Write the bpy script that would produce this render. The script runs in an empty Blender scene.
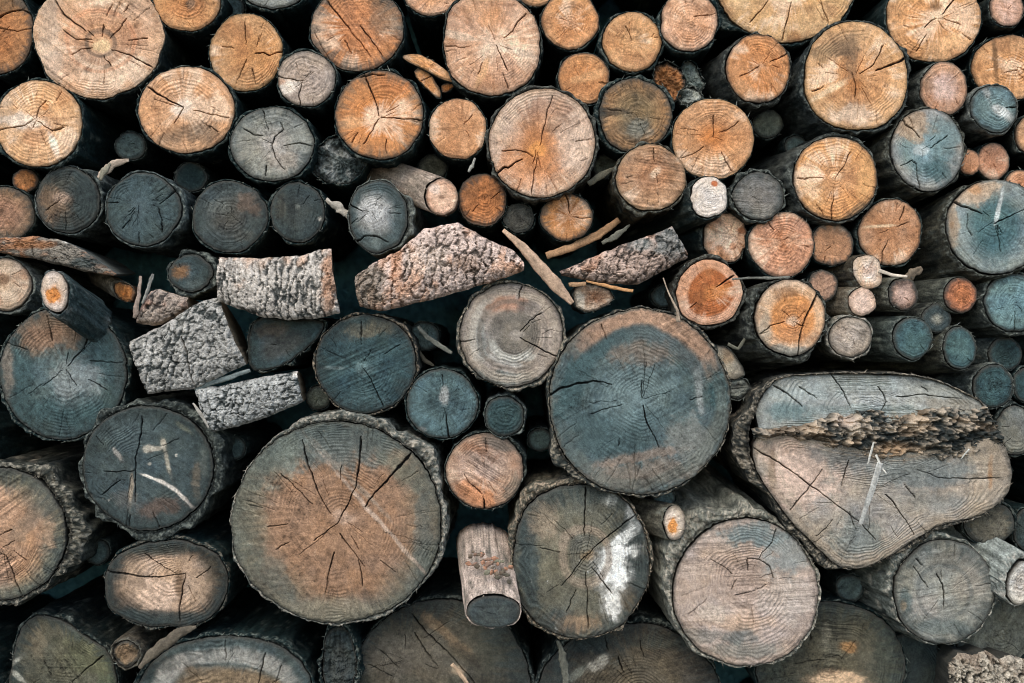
import bpy, math, random
import numpy as np

# ---------------------------------------------------------------- scene, units
# 500 picture pixels = 1 m on the front plane of the pile (y = 0); camera 2.4 m in front of it
S = bpy.context.scene
COL = S.collection
PXM = 500.0
CAMD = 2.4
DPX = CAMD * PXM
CX, CY = 512.0, 341.5
EXPO = 0.9
KILL = (1.04, 1.11, 1.27)          # light reaching a front-facing surface (measured), divides the picked colours
GRP_ROUND = 'round logs stacked in the woodpile'
GRP_SPLIT = 'split billets wedged among the round logs'
GRP_BITS = 'splinters and twigs caught in the gaps'


def lin(c):
    a = np.asarray(c, float) / 255.0
    return np.where(a <= 0.04045, a / 12.92, ((a + 0.055) / 1.055) ** 2.4)


def alb(c):
    c = np.asarray(c, float)
    y = c @ np.array([.3, .59, .11])
    k = 0.72 if c[2] > c[0] else 0.92
    c = y + (c - y) * k
    if c[0] > c[2] + 30:
        c = c * np.array([1.0, 1.0, 1.03])
    if c.max() < 150:
        c = c * np.array([0.93, 1.0, 1.02])
    if c[2] > c[1]:
        c = np.array([c[0], c[1] + 0.15 * (c[2] - c[1]), c[2] - 0.35 * (c[2] - c[1])])
    return np.clip(lin(c) / np.array(KILL), 0.004, 0.85)


# ---------------------------------------------------------------- noise
def _h(ix, iy, seed):
    n = (ix.astype(np.int64) * 374761393 + iy.astype(np.int64) * 668265263 + int(seed) * 1442695041) & 0xFFFFFFFF
    n = ((n ^ (n >> 13)) * 1274126177) & 0xFFFFFFFF
    n = ((n ^ (n >> 16)) * 2246822519) & 0xFFFFFFFF
    return ((n ^ (n >> 15)) & 0xFFFFFF) / float(0xFFFFFF)


def vn(x, y, seed=0):
    x = np.asarray(x, float); y = np.asarray(y, float)
    x, y = np.broadcast_arrays(x, y)
    fx, fy = np.floor(x), np.floor(y)
    tx, ty = x - fx, y - fy
    tx = tx * tx * (3 - 2 * tx); ty = ty * ty * (3 - 2 * ty)
    a = _h(fx, fy, seed); b = _h(fx + 1, fy, seed); c = _h(fx, fy + 1, seed); d = _h(fx + 1, fy + 1, seed)
    return (a * (1 - tx) + b * tx) * (1 - ty) + (c * (1 - tx) + d * tx) * ty


def fbm(x, y, octv=4, seed=0, gain=0.5):
    s = 0.0; a = 1.0; t = 0.0
    for k in range(octv):
        s = s + a * vn(np.asarray(x) * 2 ** k + 17.3 * k, np.asarray(y) * 2 ** k - 9.1 * k, seed + k * 31)
        t += a; a *= gain
    return s / t - 0.5          # about -0.5 .. 0.5


def sst(a, b, x):
    t = np.clip((x - a) / (b - a), 0, 1)
    return t * t * (3 - 2 * t)


def mixc(col, c, m):
    return col + (np.asarray(c)[None, :] - col) * m[:, None]


# ---------------------------------------------------------------- mesh output
def make_mesh(name, co, faces, tint, mat, parent=None, smooth=True):
    """co (n,3) metres, faces: list of int arrays (m,3) or (m,4), tint (n,3) albedo"""
    me = bpy.data.meshes.new(name)
    n = len(co)
    me.vertices.add(n)
    me.vertices.foreach_set('co', np.ascontiguousarray(co, np.float32).ravel())
    loops = np.concatenate([f.ravel() for f in faces]).astype(np.int32)
    tot = np.concatenate([np.full(len(f), f.shape[1]) for f in faces]).astype(np.int32)
    start = np.concatenate([[0], np.cumsum(tot)[:-1]]).astype(np.int32)
    me.loops.add(len(loops)); me.polygons.add(len(tot))
    me.loops.foreach_set('vertex_index', loops)
    me.polygons.foreach_set('loop_start', start)
    me.polygons.foreach_set('loop_total', tot)
    if smooth:
        me.polygons.foreach_set('use_smooth', np.ones(len(tot), bool))
    at = me.attributes.new('tint', 'FLOAT_COLOR', 'POINT')
    rgba = np.ones((n, 4), np.float32); rgba[:, :3] = np.clip(tint, 0.003, 0.86)
    at.data.foreach_set('color', rgba.ravel())
    me.update(calc_edges=True); me.validate()
    me.materials.append(mat)
    o = bpy.data.objects.new(name, me)
    COL.objects.link(o)
    if parent is not None:
        o.parent = parent
    return o


def grid_faces(nr, nt, base=0, wrap=True, flip=False):
    i = np.arange(nr - 1)[:, None]
    j = np.arange(nt if wrap else nt - 1)[None, :]
    a = base + i * nt + j; b = base + i * nt + (j + 1) % nt
    c = base + (i + 1) * nt + (j + 1) % nt; d = base + (i + 1) * nt + j
    q = np.stack([a, d, c, b] if not flip else [a, b, c, d], -1).reshape(-1, 4)
    return q


def empty(name, loc):
    o = bpy.data.objects.new(name, None)
    o.empty_display_size = 0.02
    o.location = loc
    COL.objects.link(o)
    return o


def tag(o, label, cat, group=None):
    o['label'] = label; o['category'] = cat
    if group:
        o['group'] = group


def at(px, py, d=0.0):
    s = (DPX + d) / DPX
    return ((px - CX) * s / PXM, d / PXM, (CY - py) * s / PXM), s


# ---------------------------------------------------------------- materials
def material(name, coarse, fine, amp, bump_d, rough=0.85, spec=0.25, stretch=(1, 1, 1)):
    m = bpy.data.materials.new(name); m.use_nodes = True
    nt = m.node_tree; N = nt.nodes; K = nt.links
    N.clear()
    out = N.new('ShaderNodeOutputMaterial'); bs = N.new('ShaderNodeBsdfPrincipled')
    K.new(bs.outputs[0], out.inputs[0])
    bs.inputs['Roughness'].default_value = rough
    bs.inputs['Specular IOR Level'].default_value = spec
    tc = N.new('ShaderNodeTexCoord'); oi = N.new('ShaderNodeObjectInfo')
    mp = N.new('ShaderNodeMapping'); mp.inputs['Scale'].default_value = stretch
    K.new(tc.outputs['Object'], mp.inputs['Vector'])
    w = N.new('ShaderNodeMath'); w.operation = 'MULTIPLY'; w.inputs[1].default_value = 60
    K.new(oi.outputs['Random'], w.inputs[0])

    def noise(scale, det, rgh=0.6):
        n = N.new('ShaderNodeTexNoise'); n.noise_dimensions = '4D'
        n.inputs['Scale'].default_value = scale; n.inputs['Detail'].default_value = det
        n.inputs['Roughness'].default_value = rgh
        K.new(mp.outputs[0], n.inputs['Vector']); K.new(w.outputs[0], n.inputs['W'])
        return n
    n1 = noise(coarse, 3); n2 = noise(fine, 2, 0.7)
    r1 = N.new('ShaderNodeMapRange'); r1.inputs['From Min'].default_value = 0.3; r1.inputs['From Max'].default_value = 0.7
    r1.inputs['To Min'].default_value = 1 - amp * 0.6; r1.inputs['To Max'].default_value = 1 + amp * 0.6
    K.new(n1.outputs[0], r1.inputs['Value'])
    r2 = N.new('ShaderNodeMapRange'); r2.inputs['From Min'].default_value = 0.3; r2.inputs['From Max'].default_value = 0.7
    r2.inputs['To Min'].default_value = 1 - amp; r2.inputs['To Max'].default_value = 1 + amp
    K.new(n2.outputs[0], r2.inputs['Value'])
    mu = N.new('ShaderNodeMath'); mu.operation = 'MULTIPLY'
    K.new(r1.outputs[0], mu.inputs[0]); K.new(r2.outputs[0], mu.inputs[1])
    a = N.new('ShaderNodeAttribute'); a.attribute_name = 'tint'
    vm = N.new('ShaderNodeVectorMath'); vm.operation = 'SCALE'
    K.new(a.outputs['Color'], vm.inputs[0]); K.new(mu.outputs[0], vm.inputs['Scale'])
    K.new(vm.outputs[0], bs.inputs['Base Color'])
    bp = N.new('ShaderNodeBump'); bp.inputs['Strength'].default_value = 0.7; bp.inputs['Distance'].default_value = bump_d
    K.new(n2.outputs[0], bp.inputs['Height']); K.new(bp.outputs[0], bs.inputs['Normal'])
    return m


M_END = material('end_grain_wood', 120, 450, 0.36, 0.0018)
M_BARK = material('log_bark', 90, 330, 0.5, 0.003, rough=0.92, spec=0.15)
M_SPLIT = material('split_wood_grain', 60, 300, 0.3, 0.002)


# ---------------------------------------------------------------- outlines
def chaikin(p, n=2):
    p = np.asarray(p, float)
    for _ in range(n):
        q = np.roll(p, -1, 0)
        p = np.stack([p * 0.75 + q * 0.25, p * 0.25 + q * 0.75], 1).reshape(-1, 2)
    return p


def polar_from_points(p, nt):
    """radius at nt even angles about the origin of a closed outline that is star-shaped from it"""
    seg = np.linspace(0, 1, 8, endpoint=False)
    q = np.roll(p, -1, 0)
    d = (p[:, None, :] * (1 - seg)[None, :, None] + q[:, None, :] * seg[None, :, None]).reshape(-1, 2)
    th = np.arctan2(d[:, 1], d[:, 0]); r = np.hypot(d[:, 0], d[:, 1])
    if np.sum(np.diff(np.unwrap(th))) < 0:
        th = th[::-1]; r = r[::-1]
    k = np.argmin(th); th = np.roll(th, -k); r = np.roll(r, -k)
    o = np.argsort(th, kind='stable'); th = th[o]; r = r[o]
    t = np.linspace(-math.pi, math.pi, nt, endpoint=False)
    return t, np.interp(t, th, r, period=2 * math.pi)


def outline(sp, seed):
    """closed outline points, px, y up, about the log's centre"""
    if 'poly' in sp:
        p = np.array([(x - sp['cx'], sp['cy'] - y) for x, y in sp['poly']], float)
        p = chaikin(p, sp.get('sm', 2))
        seg = np.linspace(0, 1, 6, endpoint=False)
        q = np.roll(p, -1, 0)
        p = (p[:, None, :] * (1 - seg)[None, :, None] + q[:, None, :] * seg[None, :, None]).reshape(-1, 2)
        p = p + np.stack([fbm(p[:, 0] * .1, p[:, 1] * .1, 3, seed), fbm(p[:, 0] * .1 + 50, p[:, 1] * .1, 3, seed)], -1) * 2.2
        return p
    else:
        t = np.linspace(-math.pi, math.pi, 720, endpoint=False)
        ro = math.radians(sp.get('rot', 0))
        n = sp.get('n', 2.0)
        c, s_ = np.abs(np.cos(t - ro)), np.abs(np.sin(t - ro))
        r = ((c / sp['rx']) ** n + (s_ / sp['ry']) ** n) ** (-1 / n)
        irr = sp.get('irr', 0.07) * 1.25
        r = r * (1 + irr * 1.5 * fbm(np.cos(t) * 0.9 + 5, np.sin(t) * 0.9, 2, seed) + irr * 0.7 * fbm(np.cos(t) * 3, np.sin(t) * 3 + 7, 2, seed + 3))
    r = r + (0.8 + 0.012 * r.mean()) * fbm(np.cos(t) * r.mean() / 7, np.sin(t) * r.mean() / 7, 3, seed + 9, 0.6) * 1.5
    return np.stack([np.cos(t) * r, np.sin(t) * r], -1)


# ---------------------------------------------------------------- cracks
def crack_mask(x, y, pts, w, seed, jit=1.3, taper=0.75):
    pts = np.asarray(pts, float)
    lo = pts.min(0) - w - 5; hi = pts.max(0) + w + 5
    m = np.zeros(len(x)); sel = np.nonzero((x > lo[0]) & (x < hi[0]) & (y > lo[1]) & (y < hi[1]))[0]
    if len(sel) == 0:
        return m
    xs = x[sel] + jit * 2.2 * fbm(x[sel] * 0.13, y[sel] * 0.13, 4, seed, 0.65)
    ys = y[sel] + jit * 2.2 * fbm(x[sel] * 0.13 + 40, y[sel] * 0.13, 4, seed + 5, 0.65)
    L = np.hypot(*(pts[1:] - pts[:-1]).T); T = max(L.sum(), 1e-6); acc = 0.0
    best = np.zeros(len(sel))
    for k in range(len(pts) - 1):
        a = pts[k]; d = pts[k + 1] - a; l2 = max(d @ d, 1e-9)
        u = np.clip(((xs - a[0]) * d[0] + (ys - a[1]) * d[1]) / l2, 0, 1)
        dist = np.hypot(xs - a[0] - u * d[0], ys - a[1] - u * d[1])
        s = (acc + u * L[k]) / T
        ww = 0.31 * w ** 1.18 * (1 - taper * s) * np.minimum(1, 0.45 + s * 6) * (0.55 + 0.9 * vn(s * T * 0.16, np.zeros_like(s), seed + 11))
        best = np.maximum(best, (1 - sst(ww * 0.5 - 0.15, ww * 0.5 + 0.6, dist)) * np.minimum(1, 0.45 + ww * 0.6))
        acc += L[k]
    m[sel] = best
    return m


# ---------------------------------------------------------------- cut face
def face_colours(sp, x, y, rho, th, Rm, seed, rng):
    """x,y px about the centre (y up). returns albedo (n,3), height px"""
    def alb(c, _f=globals()['alb']):
        c = np.asarray(c, float)
        if Rm > 55 and c.max() < 200:           # old weathered logs: muted
            y_ = c @ np.array([.3, .59, .11]); c = y_ + (c - y_) * 0.9
        return _f(c)
    c0 = alb(sp['c0']); c1 = alb(sp['c1'])
    n = len(x)
    px, py = sp['_pith']
    dist = rho * Rm
    warp = fbm(x * 0.03, y * 0.03, 3, seed + 1)
    hr = sp.get('hr', 0.6); hs = sp.get('hs', 0.25)
    heart = 1 - sst(hr - hs, hr + hs, rho + warp * 0.35)
    col = np.repeat(c0[None, :], n, 0)
    col = mixc(col, c1, heart)
    # growth rings: spacing wanders with the radius
    rw = sp.get('rw', 3.2)
    q = dist / rw * (1 + 0.25 * warp) + 1.6 * vn(rho * 7, np.zeros(n), seed + 2) + 0.9 * warp + 1.1 * fbm(np.cos(th) * 2.2, np.sin(th) * 2.2 + rho * 2, 3, seed + 4)
    rg = np.sin(q * 2 * math.pi)
    band = vn(rho * 5 + 3, np.zeros(n), seed + 6) - 0.5
    vis = 0.15 + 1.5 * sst(0.35, 0.8, vn(x * 0.035 + 9, y * 0.035, seed + 8)) * (0.5 + vn(rho * 11, 0 * rho, seed + 9))
    ra = sp.get('ring', 0.07)
    # rays: streaks running out from the pith
    ray = fbm(th * Rm * 0.3, rho * 2.2 * Rm / 45, 3, seed + 12, 0.65)
    ray = ray * sst(0.03, 0.25, rho)
    fleck = sst(0.16, 0.32, fbm(x * 0.42 + 90, y * 0.42, 2, seed + 13, 0.7)) * sst(-.1, .25, fbm(x * 0.035 + 30, y * 0.035, 3, seed + 11))
    # blotches and weather
    bl = fbm(x * 0.022 + 3, y * 0.022, 4, seed + 14, 0.55)
    sp2 = fbm(x * 0.25, y * 0.25, 3, seed + 16, 0.7)
    spk = fbm(x * 0.09, y * 0.09, 3, seed + 18, 0.65)
    pore = sst(0.14, 0.3, fbm(x * 0.55, y * 0.55, 2, seed + 19, 0.7)) * sst(-.15, .2, fbm(x * 0.03 + 70, y * 0.03, 3, seed + 17))
    g = 1 + (0.45 if ra < 0.09 else 0.75) * ra * rg * vis + 1.8 * ra * band + 1.5 * sp.get('ray', 0.30) * ray + 1.15 * sp.get('blot', 0.45) * bl + 0.8 * sp2 + 0.5 * spk - 0.5 * pore + 0.45 * fleck
    # saw kerf lines
    hgt = 0.25 * rg * vis
    for ang, amp in list(sp.get('saw', ())) + [(rng.uniform(-60, 60), 0.24), (rng.uniform(-90, 90), 0.14)]:
        a = math.radians(ang)
        u = -x * math.sin(a) + y * math.cos(a) + 1.5 * warp
        v = x * math.cos(a) + y * math.sin(a)
        k = (vn(u * 0.42, v * 0.012, seed + 20) - 0.5) + 0.6 * (vn(u * 0.95, v * 0.02 + 5, seed + 21) - 0.5)
        mk = sst(-0.18, 0.2, fbm(x * 0.028 + 13, y * 0.028, 2, seed + 22))
        g = g + amp * k * mk * 1.25
        hgt = hgt + amp * k * mk * 1.5
    hue = fbm(x * 0.05 + 60, y * 0.05, 3, seed + 23, 0.6)
    col = col * (1 + hue[:, None] * np.array([[0.16, 0.0, -0.26]]))
    lt = sum(sp['c0']) > 400
    if lt:
        g = 1.08 + (g - 1) * 0.8
    col = col * np.clip(g, 0.2, 2.0)[:, None]
    if lt and sp['c0'][0] > sp['c0'][2] + 45:       # fresh wood: paler and browner patches along the rays
        lo_ = fbm(x * 0.028 + 40, y * 0.028, 3, seed + 27, 0.6) + 0.35 * ray + 0.2 * spk
        pm = sst(0.02, 0.26, lo_) * 0.6; bm = sst(0.03, 0.28, -lo_ + 0.12 * fbm(x * .1, y * .1, 2, seed + 28)) * 0.5
        gg = np.clip(g, .5, 1.6)[:, None]
        col = col + (alb((240, 212, 180))[None, :] * gg - col) * pm[:, None]
        col = col + (alb((172, 114, 70))[None, :] * gg - col) * bm[:, None]
    # weathered second colour
    if 'c2' in sp:
        c2, amt = sp['c2']
        mk = sst(0.02, 0.28, fbm(x * 0.02 + 31, y * 0.02 + 4, 4, seed + 25, 0.6) + amt - 0.35)
        t2 = alb(c2)[None, :] * np.clip(g, 0.3, 1.8)[:, None]
        col = col + (t2 - col) * (mk * 0.85)[:, None]
    # placed stains and tone patches: (x, y, rx, ry, colour, strength[, angle])
    for k, st in enumerate(sp.get('st', ())):
        sx, sy, srx, sry, sc, sa = st[:6]
        an = math.radians(st[6]) if len(st) > 6 else 0.0
        dx = x - (sx - sp['cx']); dy = y - (sp['cy'] - sy)
        dx = dx + 0.9 * min(srx, sry) * fbm(x * 0.06, y * 0.06, 3, seed + 50 + k)
        dy = dy + 0.9 * min(srx, sry) * fbm(x * 0.06 + 20, y * 0.06, 3, seed + 60 + k)
        du = dx * math.cos(an) + dy * math.sin(an); dv = -dx * math.sin(an) + dy * math.cos(an)
        e = np.hypot(du / srx, dv / sry)
        mk = (1 - sst(0.15, 1.5, e + 0.8 * fbm(x * 0.11, y * 0.11, 4, seed + 70 + k, 0.7) + 0.45 * ray + 0.35 * sp2))
        mk = (0.5 * mk + 0.5 * sst(0.3, 0.7, mk + 0.55 * sp2 + 0.6 * spk + 0.35 * ray)) * sa
        if sa > .9:
            mk = np.clip(mk * 1.5, 0, 1)
        t2 = alb(sc)[None, :] * np.clip(g, 0.4, 1.7)[:, None]
        col = col + (t2 - col) * np.clip(mk, 0, 1)[:, None]
    # ring bands: (rho, width, colour, strength)
    for k, bd in enumerate(sp.get('bands', ())):
        rr, rwid, sc, sa = bd[:4]
        e = np.abs(rho + 0.06 * warp * 2 - rr) / rwid
        ang = 0.6 + 0.8 * fbm(np.cos(th) * 1.2, np.sin(th) * 1.2, 2, seed + 80 + k)
        mk = (1 - sst(0.4, 1.0, e)) * sa * np.clip(ang + 0.3, 0, 1)
        if len(bd) > 4:
            dd = np.abs((np.degrees(th) - bd[4] + 180) % 360 - 180)
            mk = (1 - sst(0.4, 1.0, e)) * sa * (1 - sst(bd[5] * .5, bd[5], dd + 25 * spk))
        t2 = alb(sc)[None, :] * np.clip(g, 0.4, 1.7)[:, None]
        col = col + (t2 - col) * np.clip(mk, 0, 1)[:, None]
    # mould and dirt creeping in from the bark along the rays
    mo = sp.get('mould', 0.16 if sum(sp['c0']) > 430 else 0.7)
    mk = sst(0.70, 1.0, rho + 0.55 * ray + 0.30 * fbm(np.cos(th) * 2.5, np.sin(th) * 2.5, 3, seed + 95) + 0.25 * spk) * mo
    mc = alb((52, 60, 60) if sum(sp['c0']) < 430 else (96, 80, 66))
    col = col + (mc[None, :] * np.clip(g, .5, 1.5)[:, None] - col) * mk[:, None]
    # dirty cambium line at the edge
    ed = sst(1 - 3.2 / Rm, 1.0, rho + 0.03 * sp2 * 2)
    col = mixc(col, alb(sp.get('ce', (70, 64, 58))), ed * sp.get('ea', 0.75))
    hgt = hgt - 1.1 * ed - sp.get('rough', 0.0) * (0.5 - fbm(x * 0.09, y * 0.09, 4, seed + 90, 0.6) * 2)
    # cracks
    cm = np.zeros(n)
    for k, (w, pts) in enumerate(sp.get('cracks', ())):
        pp = [(a - sp['cx'], sp['cy'] - b) for a, b in pts]
        cm = np.maximum(cm, crack_mask(x, y, pp, w, seed + 100 + 7 * k, jit=1.2 if len(pp) > 2 else 1.7))
    nmin = sp.get('nmin', int(4 + Rm / 7)) + int(Rm / 20)
    for k in range(nmin):
        a = rng.uniform(-math.pi, math.pi); r0 = rng.uniform(0.0, 0.8) * Rm
        ln_ = rng.uniform(0.12, 0.42) * Rm
        if rng.random() < 0.3:
            r0 = Rm - ln_
        a2 = a + rng.uniform(-0.12, 0.12)
        p0 = (px + math.cos(a) * (r0 + ln_), py + math.sin(a) * (r0 + ln_)); p1 = (px + math.cos(a2) * r0, py + math.sin(a2) * r0)
        w = rng.choice([0.4, 0.5, 0.6, 0.7, 1.0])
        cm = np.maximum(cm, rng.uniform(0.2, 0.7) * crack_mask(x, y, [p0, p1], w, seed + 300 + k, jit=1.6, taper=0.6))
    col = col * (1 - 0.93 * cm[:, None])
    col = mixc(col, alb((26, 24, 22)), cm * 0.6)
    hgt = hgt - cm * sp.get('cd', 5.0)
    tx, ty = sp.get('tilt', (0, 0))
    return col, hgt, tx * x + ty * y


def build_face(sp, P, s, seed, parent, name='cut_face'):
    rng = random.Random(seed)
    if 'pith' in sp:
        pith = (sp['pith'][0] - sp['cx'], sp['cy'] - sp['pith'][1])
    else:
        pith = (rng.uniform(-.12, .12) * sp['rx'], rng.uniform(-.12, .12) * sp['ry'])
    sp['_pith'] = pith
    sz = max(sp['rx'], sp['ry'])
    step = 0.74 if sz > 30 else 0.62
    nt = int(2 * math.pi * sz / step); nr = max(14, int(sz / step))
    t, R = polar_from_points(P - np.array(pith), nt)
    rho = (np.arange(1, nr + 1) / nr)
    X = pith[0] + np.outer(rho, R * np.cos(t)); Y = pith[1] + np.outer(rho, R * np.sin(t))
    x = np.concatenate([[pith[0]], X.ravel()]); y = np.concatenate([[pith[1]], Y.ravel()])
    rr = np.concatenate([[0], np.repeat(rho, nt)]); th = np.concatenate([[0], np.tile(t, nr)])
    Rm = float(R.mean())
    col, h, tl = face_colours(sp, x, y, rr, th, Rm, seed, rng)
    # wall behind the edge
    last = slice(1 + (nr - 1) * nt, 1 + nr * nt)
    xw = np.concatenate([x, x[last] * 0.998, x[last] * 0.99]); yw = np.concatenate([y, y[last] * 0.998, y[last] * 0.99])
    hw = np.concatenate([h + tl, h[last] + tl[last] - 3, tl[last] - 22])
    cw = np.concatenate([col, col[last] * 0.6, col[last] * 0.4])
    co = np.stack([xw, -hw, yw], -1) * (s / PXM)
    fan = np.stack([np.zeros(nt, int), 1 + np.arange(nt), 1 + (np.arange(nt) + 1) % nt], -1)
    q = grid_faces(nr + 2, nt, 1, True, True)
    q = q[:, ::-1]
    return make_mesh(name, co, [fan, q], cw, M_END, parent)


def build_bark(sp, P, s, seed, parent, name='bark'):
    rng = random.Random(seed + 5)
    sz = max(sp['rx'], sp['ry'])
    nt = max(60, int(2 * math.pi * sz / 1.35))
    t, R = polar_from_points(P, nt)
    bt = sp.get('bt', 3.0); br = sp.get('br', 1.0)
    shx, shy = sp.get('sh', (0, 0))
    L = sp.get('ln', 250.0)
    c = np.cos(t); sn = np.sin(t)
    thick = bt * np.clip(0.8 + 2.2 * fbm(c * 2.6, sn * 2.6, 3, seed + 40) + 1.3 * fbm(c * R.mean() / 9, sn * R.mean() / 9, 2, seed + 41), 0.12, 2.2)
    for a0, wdt, extra in sp.get('bx', ()):      # thicker bark over a sector: angle deg (0 right, 90 up), half width, px
        dd = np.abs((np.degrees(t) - a0 + 180) % 360 - 180)
        thick = thick + 0.8 * extra * (0.55 + 1.1 * vn(np.degrees(t) * .11, 0 * t, seed + 39)) * (1 - sst(wdt * 0.5, wdt * 1.1, dd))
    thick = np.maximum(thick, 0.6)
    dep = [2.8, 1.9, 1.5, 1.2, 1.2, 1.6, 2.4, 4.0]
    fr = [0.08, 0.22, 0.37, 0.52, 0.67, 0.81, 0.93, 1.0]
    d = 6.5; st = 2.6
    while d < L:
        dep.append(d); fr.append(1.0); d += st; st *= 1.13
    dep.append(L); fr.append(1.0)
    nr = len(dep)
    D = np.repeat(np.array(dep)[:, None], nt, 1); F = np.repeat(np.array(fr)[:, None], nt, 1)
    RR = R[None, :] + F * thick[None, :] + 0.25
    # furrows run along the log; broken by cross noise
    arc = (t * R.mean())[None, :] + 0 * D
    fr_n = fbm(arc * 0.16, D * 0.035, 3, seed + 44, 0.6)
    rid = 1 - np.abs(fbm(arc * 0.10 + 50, D * 0.028, 3, seed + 45, 0.55)) * 4
    lipn = fbm(arc * 0.3, F * thick[None, :] * 0.4 + 2 + D * 0.12, 4, seed + 46, 0.7)
    body = sst(2, 9, D)
    disp = br * (2.0 * fr_n + 1.0 * (rid - 0.5) + 1.5 * lipn) * (0.35 + 0.65 * body) * min(1.0, 0.4 + bt / 6)
    RR = RR + disp * (F > 0.3) * (0.45 + 0.55 * body)
    dlip = D + lipn * (1 - body) * (4.0 + 0.5 * thick[None, :]) * br + 1.0 * (1 - body)
    lowf = fbm(c * 1.3 + 0 * D, sn * 1.3 + D * 0.006, 2, seed + 47)
    RR = RR * (1 + 0.05 * lowf * sst(20, 120, D))
    tx, ty = sp.get('tilt', (0, 0))
    X = RR * c; Y = RR * sn
    W = dlip - (tx * X + ty * Y) * (1 - sst(0, 120, D))
    X = X + shx * D; Y = Y - shy * D
    bsc = 1.0 if sp.get('bk', 0) >= .6 else 0.8
    bc = alb(np.array(sp.get('bc', (92, 90, 86))) * bsc); bf = alb(np.array(sp.get('bf', (38, 42, 42))) * (1 if bsc == 1 else .9)); bl = alb(sp.get('bl', (150, 147, 138)))
    k = np.clip(sp.get('bk', 0.30 if np.mean(sp.get('bc', (90, 90, 90))) < 85 else 0.5) + (1.3 * fr_n + 0.5 * (rid - 0.5)) * body + 1.9 * lipn, 0, 1)
    col = bf[None, None, :] + (bc - bf)[None, None, :] * k[..., None]
    lic = sst(0.12, 0.3, fbm(arc * 0.12 + 7, D * 0.09, 4, seed + 48, 0.65)) * sp.get('lic', 0.35)
    col = col + (bl[None, None, :] - col) * lic[..., None]
    lfine = fbm(arc * 0.7, F * thick[None, :] * 0.7 + 11 + D * 0.3, 3, seed + 49, 0.7)
    col = col * np.clip(1 + 1.5 * lfine, .3, 1.8)[..., None]
    lipc = (1 - sst(3, 8, D)) * sst(-0.02, 0.2, lipn * .5 + lfine) * sp.get('lip', 0.42)
    col = col + (bl[None, None, :] * 0.8 - col) * lipc[..., None]
    lipd = (1 - sst(1.6, 3.5, D)) * (F < 0.25) * 0.8
    col = col * (1 - lipd[..., None])
    co = np.stack([X.ravel(), W.ravel(), Y.ravel()], -1)
    tint = col.reshape(-1, 3)
    q = grid_faces(nr, nt, 0, True, False)[:, ::-1]
    n0 = len(co)
    co = np.concatenate([co, [[shx * L, L, -shy * L]]]); tint = np.concatenate([tint, [bf]])
    cap = np.stack([n0 - nt + (np.arange(nt) + 1) % nt, n0 - nt + np.arange(nt), np.full(nt, n0)], -1)[:, ::-1]
    tris = [cap]
    # loose fibres standing off the torn rim
    nf = int(sp.get('fib', 0.35) * nt * 0.28)
    vs, cs, fs = [], [], []
    base = len(co)
    for i in range(nf):
        j = rng.randrange(nt); r0 = R[j] + thick[j] * rng.uniform(0.0, 1.0)
        a = t[j] + rng.choice((-1, 1)) * rng.uniform(0.5, 1.6); l = rng.uniform(1.2, 3.8) * (1 if rng.random() < .85 else 1.8)
        x0, y0 = r0 * c[j], r0 * sn[j]; zo = rng.uniform(-1.0, 4)
        wv = rng.uniform(0.35, 0.8)
        ax, ay = math.cos(a), math.sin(a); nx, ny = -ay, ax
        tlt = (tx * x0 + ty * y0)
        vs += [(x0 - nx * wv, zo + 1 - tlt, y0 - ny * wv), (x0 + nx * wv, zo + 1 - tlt, y0 + ny * wv),
               (x0, zo + 2 - tlt, y0), (x0 + ax * l, zo - rng.uniform(0, 2) - tlt, y0 + ay * l)]
        cc = bl * rng.uniform(0.35, 1.1)
        cs += [cc] * 4
        b = base + 4 * i
        fs += [(b, b + 1, b + 3), (b + 1, b + 2, b + 3), (b + 2, b, b + 3)]
    if nf:
        co = np.concatenate([co, np.array(vs)]); tint = np.concatenate([tint, np.array(cs)])
        tris.append(np.array(fs))
    return make_mesh(name, co * (s / PXM), [q] + tris, tint, M_BARK, parent)


SEED = [11]


def log(label, cx, cy, rx, ry, c0, c1, d=None, name='log', cat='log', group=GRP_ROUND, **k):
    SEED[0] += 37
    seed = SEED[0]
    rng = random.Random(seed)
    sp = dict(cx=cx, cy=cy, rx=rx, ry=ry, c0=c0, c1=c1, **k)
    if d is None:
        d = rng.uniform(-6, 18)
    loc, s = at(cx, cy, d)
    e = empty(name, loc)
    tag(e, label, cat, group)
    if 'tilt' not in sp:
        sp['tilt'] = (rng.uniform(-.05, .05), rng.uniform(-.05, .05))
    P = outline(sp, seed)
    build_face(sp, P, s, seed, e)
    build_bark(sp, P, s, seed, e, sp.get('body', 'bark'))
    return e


# ---------------------------------------------------------------- billets lying bark-out
def resample(p, n):
    p = np.asarray(p, float)
    L = np.concatenate([[0], np.cumsum(np.hypot(*np.diff(p, axis=0).T))])
    u = np.linspace(0, L[-1], n)
    return np.stack([np.interp(u, L, p[:, 0]), np.interp(u, L, p[:, 1])], -1)


def plates_of(a, b, seed):
    """cellular plates: gap distance to the next plate (0 in the fissure) and a random value per plate"""
    ia, ib = np.floor(a), np.floor(b)
    d1 = np.full(a.shape, 9.0); d2 = np.full(a.shape, 9.0); cid = np.zeros(a.shape)
    for i in (-1, 0, 1):
        for j in (-1, 0, 1):
            ca, cb = ia + i, ib + j
            qa = ca + 0.1 + 0.8 * _h(ca, cb, seed); qb = cb + 0.1 + 0.8 * _h(ca, cb, seed + 7)
            d = np.hypot(a - qa, b - qb)
            nw = d < d1
            d2 = np.where(nw, d1, np.minimum(d2, d)); cid = np.where(nw, _h(ca, cb, seed + 13), cid); d1 = np.where(nw, d, d1)
    return d2 - d1, cid


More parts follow.
